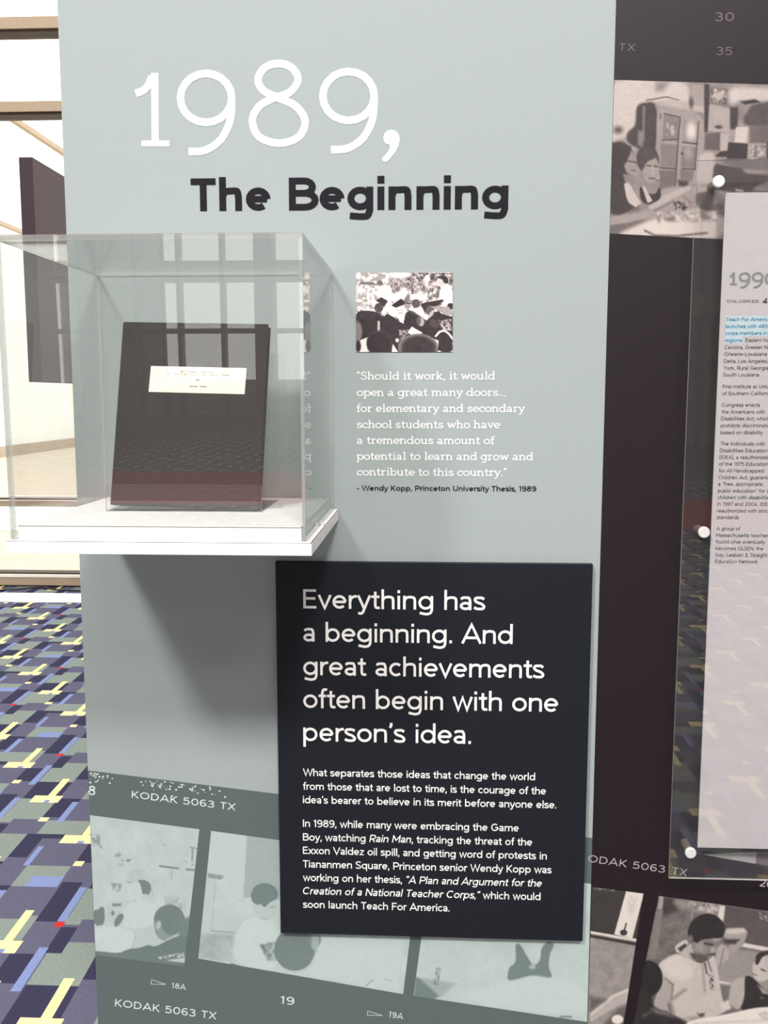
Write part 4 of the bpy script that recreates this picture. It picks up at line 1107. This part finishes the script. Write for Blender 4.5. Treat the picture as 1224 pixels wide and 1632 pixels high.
# ---- graduation photograph
opsG = [  # crop (550,420), 6.442 per pixel
    ('n', [(100, 80), (1120, 80), (1120, 600), (100, 600)], (0.25, 1.0), 4, 30, 91, 2.6),
    ('n', [(100, 80), (460, 80), (460, 500), (100, 500)], (0.55, 1.0), 30, 24, 92, 3.2), ('n', [(450, 150), (680, 120), (700, 280), (500, 310)], (0.25, 0.75), 30, 26, 93, 2.0),
    ('n', [(680, 90), (1105, 90), (1100, 200), (700, 200)], (0.1, 0.75), 20, 24, 94, 2.6), ('n', [(680, 200), (960, 200), (900, 300), (690, 320)], (0.35, 0.9), 16, 30, 95, 2.0),
    ('l', [(655, 150), (690, 200), (685, 310)], 0.1, 6, 9), ('p', [(150, 190), (300, 195), (310, 215), (150, 215)], 0.3, 16), ('e', (355, 200, 32, 28, 0), 0.3, 14),
    ('e', (560, 105, 110, 45, 0), 0.88, 24), ('e', (845, 155, 28, 40, 0), 0.92, 10), ('p', [(640, 315), (860, 315), (900, 360), (660, 375)], 0.97, 12), ('n', [(830, 250), (905, 250), (900, 380), (850, 380)], (0.2, 0.95), 8, 22, 96, 2.5),
    ('e', (400, 300, 70, 70, 0), 0.92, 30), ('e', (950, 320, 20, 40, 0), 0.35, 12), ('e', (640, 345, 28, 40, 0), 0.4, 10), ('p', [(480, 320), (620, 250), (650, 300), (600, 370), (540, 380)], 0.95, 14),
    ('p', [(1000, 215), (1060, 205), (1105, 260), (1105, 430), (1050, 490), (985, 440), (1010, 380), (955, 350)], 0.97, 6), ('e', (965, 190, 28, 42, 0), 0.82, 8), ('e', (1000, 215, 30, 24, 0), 0.78, 8), ('p', [(945, 150), (970, 125), (1030, 125), (1065, 165), (1050, 205), (1015, 200), (1000, 160)], 0.06, 6),
    ('l', [(478, 350), (395, 500)], 0.95, 6, 38), ('p', [(310, 380), (370, 345), (440, 385), (400, 450), (345, 400)], 0.08, 6), ('e', (345, 455, 45, 48, 0), 0.16, 8),
    ('p', [(440, 440), (640, 440), (640, 560), (440, 540)], 0.93, 10), ('e', (563, 480, 46, 60, 0), 0.86, 6), ('l', [(535, 478), (555, 476)], 0.4, 5, 6), ('l', [(575, 478), (592, 476)], 0.4, 5, 6), ('l', [(550, 508), (585, 508)], 0.35, 4, 6),
    ('p', [(472, 430), (572, 360), (625, 400), (600, 425), (520, 455)], 0.02, 5), ('e', (642, 430, 36, 36, 0), 0.55, 10), ('l', [(610, 405), (675, 410)], 0.15, 6, 14), ('e', (728, 412, 44, 46, 0), 0.2, 8), ('p', [(650, 470), (760, 450), (830, 530), (760, 560)], 0.95, 8),
    ('p', [(775, 405), (1005, 368), (1022, 380), (925, 445), (900, 520), (820, 510), (790, 450)], 0.05, 6), ('e', (870, 480, 45, 50, 0), 0.25, 14), ('p', [(860, 520), (900, 475), (920, 500), (880, 545)], 0.7, 10),
    ('e', (1082, 440, 36, 34, 0), 0.05, 6), ('n', [(1000, 470), (1105, 480), (1105, 520), (1030, 510)], (0.4, 1.0), 6, 16, 98, 2.5),
    ('p', [(100, 500), (200, 478), (330, 495), (390, 560), (430, 508), (510, 560), (600, 625), (620, 490), (700, 500), (760, 530), (830, 590), (880, 540), (930, 480), (1040, 540), (1120, 540), (1120, 920), (100, 920)], 0.04, 6),
    ('p', [(530, 545), (605, 540), (600, 620), (575, 600)], 0.93, 6), ('p', [(620, 470), (700, 490), (830, 580), (760, 545), (700, 520)], 0.2, 8), ('p', [(872, 440), (1060, 440), (1110, 500), (1100, 528), (1040, 530)], 0.58, 5),
    ('p', [(815, 525), (860, 530), (850, 570), (800, 560)], 0.9, 8), ('e', (780, 600, 34, 44, 0), 0.62, 10), ('e', (755, 590, 22, 44, 0), 0.25, 10), ('l', [(830, 585), (905, 520)], 0.85, 6, 6), ('l', [(345, 600), (345, 690)], 0.7, 10, 24),
    ('n', [(960, 580), (1090, 570), (1100, 690), (1000, 680)], (0.05, 0.75), 16, 20, 99, 2.5), ('e', (920, 620, 60, 40, 30), 0.14, 16),
    ('p', [(685, 648), (800, 715), (700, 740), (638, 710)], 0.95, 5), ('p', [(855, 752), (970, 795), (940, 905), (900, 830)], 0.88, 6), ('l', [(932, 745), (970, 700), (1020, 688), (1065, 720), (1105, 775)], 0.92, 5, 20), ('p', [(960, 740), (1020, 705), (1060, 740), (1105, 820), (1105, 910), (955, 910)], 0.05, 6),
    ('n', [(555, 680), (650, 680), (640, 780), (560, 780)], (0.02, 0.6), 8, 20, 101, 2.0), ('e', (535, 788, 18, 20, 0), 0.88, 8), ('p', [(150, 790), (235, 755), (225, 910), (150, 910)], 0.93, 8), ('p', [(490, 825), (545, 910), (478, 910)], 0.9, 6),
    ('e', (128, 700, 46, 110, 0), 0.42, 24), ('e', (135, 850, 28, 60, 0), 0.05, 12), ('e', (352, 815, 134, 130, 0), 0.14, 14), ('e', (352, 825, 124, 125, 0), 0.03, 30), ('e', (750, 860, 205, 140, 0), 0.42, 16), ('e', (752, 870, 180, 128, 0), 0.07, 46)]
gp = MB()
ga = [uv(567.5, 434.6, -.0012), uv(721.6, 434.6, -.0012), uv(721.2, 560.8, -.0012), uv(567.5, 560.9, -.0012)]
gx0, gx1, gz1, gz0 = ga[0].x, ga[1].x, ga[0].y, ga[2].y
gp.box((gx0 + .0006, -0.0012, gz0 + .0006), (gx1 - .0006, -0.0001, gz1 - .0006), M['white_vinyl'])
gp = gp.build('photo_print')
tag(gp, 'small black and white photograph of a graduation crowd in dark caps', 'photograph')
print_quad('picture', [(567.5, 434.6), (721.6, 434.6), (721.2, 560.8), (567.5, 560.9)], (550, 420, 6.442), 0.85, opsG, (40, 32, 36), (245, 234, 229), -0.0014, gp, 0.8, grain=0.05, seed=29)

# ================================================================== NAVY TEXT SIGN
SY = -0.012
sign = MB()
sign.box((-0.2475, SY, 0.6465), (0.2605, -0.0008, 1.2855), M['navy'])
sign = sign.build('text_sign', None, 0.0006)
tag(sign, 'navy blue rectangular text sign with white lettering mounted below the quotation', 'sign')
SL = SY - 0.0003
hl = empty('headline_lettering')
hl.parent = sign
tag(hl, 'large white headline lettering')
for s, rx, ry, ly in (('Everything has', 773.4, 972.2, 970), ('a beginning. And', 816.8, 1026.8, 1022), ('great achievements', 867.4, 1081.4, 1075.6), ('often begin with one', 889.3, 1134.7, 1128.2), ('person\u2019s idea.', 750.5, 1185.3, 1181.4)):
    b = MB()
    px_text(b, s, (483.4, ly), (rx, ry), 30.5, M['white_vinyl'], SL, w=0.185, level=True)
    b.build('text_line', hl)
hl = empty('body_lettering')
hl.parent = sign
tag(hl, 'small white body lettering')
for s, rx, ry, ly in (
        ('What separates those ideas that change the world', 852.7, 1244.2, 1236), ('from those that are lost to time, is the courage of the', 870, 1266.3, 1258.5), ('idea\u2019s bearer to believe in its merit before anyone else.', 886.5, 1288.3, 1280.2),
        ('In 1989, while many were embracing the Game', 826.7, 1325.6, 1317.4), ([('Boy, watching ', 0), ('Rain Man', 1), (', tracking the threat of the', 0)], 848, 1348, 1339.3), ('Exxon Valdez oil spill, and getting word of protests in', 871.3, 1369.8, 1360.8),
        ('Tiananmen Square, Princeton senior Wendy Kopp was', 879, 1391.9, 1382.5), ([('working on her thesis, ', 0), ('\u201cA Plan and Argument for the', 1)], 863.5, 1413.1, 1404.2), ([('Creation of a National Teacher Corps,\u201d', 1), (' which would', 0)], 861.4, 1434.4, 1425.4), ('soon launch Teach For America.', 716.3, 1452.6, 1446.9)):
    b = MB()
    px_text(b, s, (482.9, ly), (rx, ry), 11.6, M['white_vinyl'], SL, w=0.2, level=True)
    b.build('text_line', hl)

# ================================================================== DISPLAY SHELF AND CASE
shelf = empty('display_shelf', (-0.34, -0.001, 1.353))
tag(shelf, 'white laminate display shelf with raised plinth fixed to the sage wall', 'shelf')
SX0, SX1, SYF = -0.5325, -0.1455, -0.352
b = MB()
b.box((SX0, SYF, 1.3535), (SX1, -0.0008, 1.3685), M['white_lam'])
adopt(shelf, b.build('slab', None, 0.0005))
b = MB()
b.box((SX0 + .0005, SYF + .0005, 1.3685), (SX1 - .0005, -0.0008, 1.3692), M['seam'])
b.box((SX0 + .0012, SYF + .0012, 1.3692), (SX1 - .0012, -0.0008, 1.3703), M['white_lam'])
adopt(shelf, b.build('slab_top'))
PX0, PX1, PYF = -0.5200, -0.1592, -0.3415
b = MB()
b.box((PX0, PYF, 1.3703), (PX1, -0.0068, 1.3868), M['white_lam'])
adopt(shelf, b.build('plinth', None, 0.0004))
b = MB()
b.box((PX0 - .0002, PYF - .0002, 1.3868), (PX1 + .0002, -0.0068, 1.3874), M['seam'])
b.box((PX0 + .0006, PYF + .0006, 1.3874), (PX1 - .0006, -0.0068, 1.3884), M['white_lam'])
adopt(shelf, b.build('plinth_top'))
PT = 1.3884

# clear cover: front pane leans a touch, so it mirrors more of the hall floor
cover = empty('acrylic_cover', (-0.34, -0.17, 1.3703))
tag(cover, 'clear acrylic box cover standing on the white shelf over the black book', 'case')
CX0, CX1, CT = -0.5275, -0.1525, 1.7440
T = 0.0055
yb, yt = -0.3480, -0.3545      # front face at the foot and at the top
z0c = 1.3706
E_, EL = M['edge'], M['edge_light']


def pane(name, c, faces):
    q = MB()
    q.hexa(c, M['clear'], faces)
    return adopt(cover, q.build(name))


zt = CT - T
pane('front_pane', [(CX0, yb, z0c), (CX1, yb, z0c), (CX1, yb + T, z0c), (CX0, yb + T, z0c), (CX0, yt, CT), (CX1, yt, CT), (CX1, yt + T, CT), (CX0, yt + T, CT)],
     {'-z': E_, '+z': EL, '-x': E_, '+x': E_})
for nm, a, c in (('side_pane', CX0, CX0 + T), ('side_pane', CX1 - T, CX1)):
    pane(nm, [(a, yb + T + .0002, z0c), (c, yb + T + .0002, z0c), (c, -0.0012, z0c), (a, -0.0012, z0c), (a, yt + T + .0002, zt - .0002), (c, yt + T + .0002, zt - .0002), (c, -0.0012, zt - .0002), (a, -0.0012, zt - .0002)],
         {'-z': E_, '+z': E_, '-y': E_, '+y': EL})
pane('top_pane', [(CX0, yt + T + .0002, zt), (CX1, yt + T + .0002, zt), (CX1, -0.0012, zt), (CX0, -0.0012, zt), (CX0, yt + T + .0002, CT), (CX1, yt + T + .0002, CT), (CX1, -0.0012, CT), (CX0, -0.0012, CT)],
     {'-y': EL, '+y': EL, '-x': E_, '+x': E_})
# retaining screw beside the cover on the slab
for sx, sy, sz in ((-0.1490, -0.20, 1.3705), (-0.5302, -0.20, 1.3705)):
    b = MB()
    b.cyl((sx, sy, sz - .001), (sx, sy, sz + .0042), 0.0026, M['steel'], 16, bev=0.0006)
    adopt(shelf, b.build('screw'))

# ---- easel and bound thesis
BW, BH, BT = 0.2185, 0.2700, 0.019
tilt = math.atan2(0.065, 0.268)            # leans back
book = empty('bound_thesis', (-0.3515, -0.178, PT + 0.0062))
book.rotation_euler = (-tilt, math.radians(1.2), math.radians(-1.5))
tag(book, 'black cloth bound book with a cream title label leaning in the case', 'book')


def rounded(w0, w1, h0, h1, r, n=5, corners='bl'):
    pts = []
    for cx, cz, a0, on in ((w0, h0, 180, 'bl'), (w1, h0, 270, 'br'), (w1, h1, 0, 'tr'), (w0, h1, 90, 'tl')):
        rr = r if on in corners else 0.0012
        ix = cx + (rr if cx == w0 else -rr)
        iz = cz + (rr if cz == h0 else -rr)
        for i in range(n + 1):
            a = math.radians(a0 + 90 * i / n)
            pts.append((ix + rr * math.cos(a), iz + rr * math.sin(a)))
    return pts


def slab_xz(mb, pts, y0, y1, m):
    n = len(pts)
    k = len(mb.v)
    mb.v += [(p[0], y0, p[1]) for p in pts] + [(p[0], y1, p[1]) for p in pts]
    s = mb.slot(m)
    mb.f += [[k + i for i in range(n)], [k + n + i for i in range(n)][::-1]]
    mb.m += [s, s]
    for i in range(n):
        j = (i + 1) % n
        mb.f.append([k + j, k + i, k + n + i, k + n + j])
        mb.m.append(s)


hw = BW / 2
b = MB()
slab_xz(b, rounded(-hw + .006, hw, 0, BH, 0.004, corners='blbr'), 0, 0.0026, M['book'])
c = b.build('front_cover', book, 0.0006)
b = MB()
slab_xz(b, rounded(-hw + .006, hw, 0, BH, 0.004, corners='blbr'), BT - .0026, BT, M['book'])
b.build('back_cover', book, 0.0006)
b = MB()
sp = []
for i in range(9):
    a = math.radians(90 + 180 * i / 8)
    sp.append((-hw + .0072 + 0.0075 * math.cos(a), BT / 2 + BT / 2 * math.sin(a) * 0.98))
inn = [(p[0] + .0022, BT / 2 + (p[1] - BT / 2) * 0.78) for p in sp]
for z0, z1 in ((0.0, BH),):
    n = len(sp)
    ring = sp + inn[::-1]
    k = len(b.v)
    b.v += [(p[0], p[1], z0) for p in ring] + [(p[0], p[1], z1) for p in ring]
    sl = b.slot(M['book_edge'])
    N2 = len(ring)
    for i in range(N2):
        j = (i + 1) % N2
        b.f.append([k + i, k + j, k + N2 + j, k + N2 + i]); b.m.append(sl)
    for i in range(n - 1):
        b.f.append([k + i + 1, k + i, k + N2 - 1 - i, k + N2 - 2 - i]); b.m.append(sl)
        b.f.append([k + N2 + i, k + N2 + i + 1, k + 2 * N2 - 2 - i, k + 2 * N2 - 1 - i]); b.m.append(sl)
b.build('spine', book)
b = MB()
b.box((-hw + .0085, 0.0026, 0.003), (hw - .003, BT - .0026, BH - .003), M['paper'])
b.build('page_block', book)
b = MB()
b.box((-hw + .0142, -0.0001, 0.001), (-hw + .0152, 0.0004, BH - .001), M['book_edge'])
b.build('hinge_groove', book)
# label: measured size 0.148 x 0.038
lx0, lx1, lz0, lz1 = -0.0605, 0.0800, 0.1655, 0.2040
b = MB()
b.hexa([(lx0 - .001, -0.0006, lz0), (lx1, -0.0006, lz0 - .0004), (lx1, -0.0001, lz0 - .0004), (lx0 - .001, -0.0001, lz0), (lx0, -0.0006, lz1), (lx1 + .0006, -0.0006, lz1 - .0004), (lx1 + .0006, -0.0001, lz1 - .0004), (lx0, -0.0001, lz1)], M['label'])
lab = b.build('title_label', book)
tag(lab, 'cream typed title label')
b = MB()
for s, w, cx, z in (('An Argument and Plan', 0.050, 0.0085, 0.1955), ('For the Creation of the Teacher Corps', 0.0925, 0.011, 0.1915), ('By', 0.0052, 0.0105, 0.1835), ('Wendy Kopp', 0.0262, 0.0105, 0.1740)):
    v, f = sans_line(s, 0.26, 1.25)
    place(b, v, f, M['type_ink'], (cx - w / 2, z), Vector((cx + w / 2, z)), 0.00165, -0.0009)
b.build('typed_lettering', lab)

easel = empty('book_easel', (-0.35, -0.15, PT))
tag(easel, 'low clear acrylic easel holding the black book upright', 'easel')
ex0, ex1 = -0.4560, -0.2350
b = MB(); b.box((ex0, -0.200, PT + .0002), (ex1, -0.05, PT + .0014), M['clear'], {'-y': EL, '+y': EL, '-x': EL, '+x': EL})
adopt(easel, b.build('base_plate'))
b = MB(); b.box((ex0, -0.2005, PT + .0016), (ex1, -0.1975, PT + .0385), M['clear2'], {'+z': EL, '-x': EL, '+x': EL})
adopt(easel, b.build('front_lip'))
b = MB()
d = 0.0235
sy = -0.178 + BT * math.cos(tilt) + 0.0035
h = 0.225
b.hexa([(ex0 + .02, sy, PT + .0016), (ex1 + .022, sy, PT + .0016), (ex1 + .022, sy + .003, PT + .0016), (ex0 + .02, sy + .003, PT + .0016),
        (ex0 + .02, sy + .056, PT + h), (ex1 + .022, sy + .056, PT + h), (ex1 + .022, sy + .059, PT + h), (ex0 + .02, sy + .059, PT + h)], M['clear2'], {'+z': EL, '-x': EL, '+x': EL})
adopt(easel, b.build('back_rest'))

# ================================================================== ACRYLIC TEXT PANEL ON STANDOFFS (right)
AX0, AZ0, AZ1 = 0.3925, 0.7735, 1.897
AX1 = 0.80
panel = empty('acrylic_guard', (0.55, -0.03, AZ0))
tag(panel, 'clear acrylic sheet on steel standoffs in front of the dark mural', 'panel')
b = MB(); b.box((AX0, -0.0350, AZ0), (AX1, -0.0300, AZ1), M['clear2'], {'-x': EL, '-z': EL, '+z': M['edge'], '+x': EL})
adopt(panel, b.build('sheet'))
for z in (1.8654, 1.3417, 0.8193):
    b = MB()
    b.cyl((0.4245, -0.0008, z), (0.4245, -0.0298, z), 0.0066, M['bronze'], 24)
    so = adopt(panel, b.build('standoff'))
    b = MB()
    b.cyl((0.4245, -0.0352, z), (0.4245, -0.0405, z), 0.0088, M['steel'], 28, bev=0.0012)
    cp = b.build('cap')
    cp.parent = so
    so['label'] = 'steel standoff with round cap'

TXY = -0.0268
sheet = MB()
shx0, shz0, shz1 = 0.4385, 0.8235, 1.8515
sheet.box((shx0, TXY, shz0), (0.768, -0.0245, shz1), M['sheet_white'])
sheet = sheet.build('timeline_sheet')
tag(sheet, 'tall pale grey timeline sheet dated 1990 mounted behind the clear acrylic', 'panel')
TL = TXY - 0.0004
bl_ = empty('body_lettering')
bl_.parent = sheet
tag(bl_, 'small grey timeline lettering')
LN = [('Eastern North', 1188.2, 544.9, 0), ('Carolina, Greater New', 1154.5, 556.3, 0), ('Orleans\u2013Louisiana', 1154, 567, 1222), ('Delta, Los Angeles,', 1153.4, 578.3, 1223.5), ('York, Rural Georgia,', 1152.9, 589.3, 1226), ('South Louisiana', 1152.5, 600, 1209.7),
      ('First institute at University', 1151.6, 618.8, 0), ('of Southern California', 1151, 629.8, 0), ('Congress enacts', 1150.3, 648.2, 1211.3), ('the Americans with', 1149.9, 659.2, 1219.2), ('Disabilities Act, which', 1149, 669.9, 0), ('prohibits discrimination', 1148.6, 680.9, 0), ('based on disability', 1148.3, 692, 1216),
      ('The Individuals with', 1148.1, 710, 1218.9), ('Disabilities Education', 1147.3, 720.7, 0), ('(IDEA), a reauthorization', 1146.4, 731.5, 0), ('of the 1975 Education', 1145.9, 742.1, 0), ('for All Handicapped', 1145.6, 753, 1217), ('Children Act, guaranteeing', 1144.9, 763.6, 0), ('a \u201cfree, appropriate,', 1144.5, 774.2, 1216.5),
      ('public education\u201d for all', 1144, 784.8, 0), ('children with disabilities.', 1143.7, 795.4, 0), ('In 1997 and 2004, IDEA', 1143.2, 806, 0), ('reauthorized with stricter', 1142.8, 816.6, 0), ('standards', 1142.3, 827.2, 1177.7), ('A group of', 1141.8, 845.2, 1179.9), ('Massachusetts teachers', 1141.3, 855.7, 0),
      ('found what eventually', 1140.8, 866.4, 1219.4), ('becomes GLSEN, the', 1140.4, 876.9, 1216.5), ('Gay, Lesbian & Straight', 1139.9, 887.4, 1222.8), ('Education Network', 1139.6, 897.7, 1207.7)]
CPX = 5.8
_k = []
for s, x, yy, rx in LN:
    if rx:
        v, f = sans_line(s, 0.19)
        _k.append((uv(rx, yy, TL).x - uv(x, yy, TL).x) / ((v[:, 0].max() - v[:, 0].min()) * (uv(x, yy - CPX, TL).y - uv(x, yy, TL).y) / CAP))
KX = float(np.median(_k))
for s, x, yy, rx in LN:
    b = MB()
    px_text(b, s, (x, yy), (rx, yy) if rx else KX, CPX, M['text_ink'], TL, w=0.19, level=True)
    b.build('text_line', bl_)
b = MB()
px_text(b, 'TOTAL CORPS SIZE:', (1157.6, 482.6), (1210, 482.2), 4.4, M['text_ink'], TL, w=0.2, level=True)
b.build('text_line', bl_)
b = MB()
v, f = sans_line([('489', 1)], 0.27)
L = uv(1214.3, 484, TL)
place(b, v, f, M['black_vinyl'], L, 0.95, 0.0062, TL)
b.build('count_lettering', sheet)
# 1990 in slab numerals
b = MB()
vs, fs = [], []
U = 0.0205


def dig(strokes, x):
    for k, st in enumerate(strokes):
        sweep([(p[0] + x, p[1]) for p in st], 0.17, vs, fs, k)


one = [[(.28, 0), (.28, .98)], [(.04, .085), (.52, .085)], smooth([(.02, .66), (.16, .76), (.26, .94)], 4)]
nin = [ell(.42, .62, .33, .30), smooth([(.75, .62), (.72, .30), (.58, .02), (.36, -.13), (.16, -.15)], 5)]
zer = [ell(.42, .5, .34, .42)]
for st, x in ((one, 0), (nin, .62), (nin, 1.52), (zer, 2.42)):
    dig(st, x)
place(b, np.array(vs), fs, M['year_ink'], uv(1161.7, 455, TL), 1.10, 0.0195, TL)
tag(b.build('year_lettering', sheet), 'grey slab serif year lettering')
b = MB()
for y0, y1, x0, x1 in ((503.5, 514.5, 1156.5, 1290), (514.5, 525.5, 1156, 1290), (525.5, 536.5, 1155.3, 1290), (536.5, 547.6, 1154.8, 1184)):
    P = [uv(x0, y1, TL + .0002), uv(x1, y1, TL + .0002), uv(x1, y0, TL + .0002), uv(x0, y0, TL + .0002)]
    P[1].x = min(P[1].x, .56); P[2].x = min(P[2].x, .56)
    P[0].x = P[3].x = P[0].x
    P[2].y = P[3].y; P[1].y = P[0].y
    wpoly(b, P, M['highlight'], TL + .0002)
b.build('highlight', sheet)
b = MB()
for s, x, yy, rx in (('Teach For America', 1157.3, 511.8, 0), ('launches with 489', 1156.5, 522.8, 0), ('corps members in six', 1155.8, 533.7, 0), ('regions:', 1155.3, 544.9, 1183.4)):
    px_text(b, s, (x, yy), (rx, yy) if rx else KX * 1.03, CPX, M['blue_ink'], TL - .0002, w=0.23, level=True)
tag(b.build('blue_lettering', sheet), 'blue highlighted lettering')

# ================================================================== DARK EXHIBIT BOARD (left, behind the case)
board = empty('exhibit_board', (-1.48, 2.4, 0))
tag(board, 'thick charcoal exhibit board raised on a post behind the acrylic case', 'board')
b = MB()
b.box((-1.5055, 2.0, 1.604), (-1.4535, 2.9, 2.418), M['board'], {'-y': M['board_dark']})
adopt(board, b.build('slab', None, 0.003))
b = MB(); b.box((-1.4535, 2.42, 1.70), (-1.12, 2.48, 1.76), M['frame_dark'])
adopt(board, b.build('bracket'))
b = MB(); b.box((-1.18, 2.42, 0.02), (-1.12, 2.48, 1.70), M['frame_dark'])
adopt(board, b.build('post'))
b = MB(); b.box((-1.35, 2.25, 0.0), (-0.95, 2.65, 0.02), M['frame_dark'])
adopt(board, b.build('base_plate'))

# ================================================================== CABLE AT THE WINDOW FOOT
pts = smooth([(-5.6, 5.86), (-4.4, 5.80), (-3.6, 5.76), (-3.34, 5.80), (-3.18, 5.885), (-3.02, 5.82), (-2.85, 5.78), (-2.4, 5.83), (-1.4, 5.85)], 8)
b = MB()
for p, q in zip(pts[:-1], pts[1:]):
    b.cyl((p[0], p[1], 0.0075), (q[0], q[1], 0.0075), 0.006, M['cable'], 8)
tag(b.build('floor_cable'), 'thin dark cable lying on the carpet along the window base', 'cable')

# ================================================================== OUTSIDE
b = MB(); b.box((-40, WY + .3, -0.2), (30, 90, -0.02), M['concrete'])
tag(b.build('ground'), 'pale sunlit terrace outside the window', None, None, 'structure')
bl = empty('building', (-11.2, 30, 0))
tag(bl, 'white building side with tan string courses receding beyond the window', 'building')
b = MB(); b.box((-16, 12, 0), (-11.25, 70, 9.0), M['stucco'])
adopt(bl, b.build('wall'))
for z0, z1, o in ((5.99, 6.09, .08), (8.86, 9.0, .12)):
    b = MB(); b.box((-11.25, 12, z0), (-11.25 + o, 70, z1), M['tan'])
    adopt(bl, b.build('string_course'))
b = MB(); b.box((-11.25, 12, -0.02), (-11.1, 70, 0.25), M['tan'])
adopt(bl, b.build('plinth_course'))
b = MB(); b.hexa([(-7.6, 9.2, -.02), (-4.6, 9.2, -.02), (-2.0, 13.5, -.02), (-2.3, 13.5, -.02), (-7.6, 9.2, .1), (-7.2, 9.2, .1), (-2.1, 13.5, .1), (-2.3, 13.5, .1)], M['stucco'])  # low white strip slanting over the terrace
tag(b.build('ground_strip'), None, None, None, 'structure')

# ================================================================== CEILING LAMPS (out of frame, seen in reflections)
for i, (l, s, w_) in enumerate(SPOTS):
    aim = (Vector((-0.1, 0, 1.45)) - Vector(l)).normalized()
    o = empty('ceiling_spotlight', (l[0], l[1], l[2]))
    tag(o, ('left' if i == 0 else 'right') + ' hanging white spotlight aimed at the exhibit wall', 'lamp')
    b = MB()
    p0 = Vector(l) - aim * 0.02
    b.cyl(p0 - aim * 0.28, p0, s * .35, M['lamp_metal'], 28, r1=s * .56)
    adopt(o, b.build('lamp_shade'))
    b = MB()
    q = p0 - aim * 0.2
    b.cyl((q.x, q.y, q.z + .05), (q.x, q.y, CZ), 0.015, M['lamp_metal'], 12)
    adopt(o, b.build('rod'))
for x, y in PANELS + [(-3.6, 3.0)]:
    b = MB()
    b.box((x - .72, y - .72, 7.4), (x + .72, y + .72, CZ), M['lamp_metal'])
    o = b.build('ceiling_light')
    tag(o, 'square white ceiling light panel in the hall', 'lamp', 'ceiling light panels')
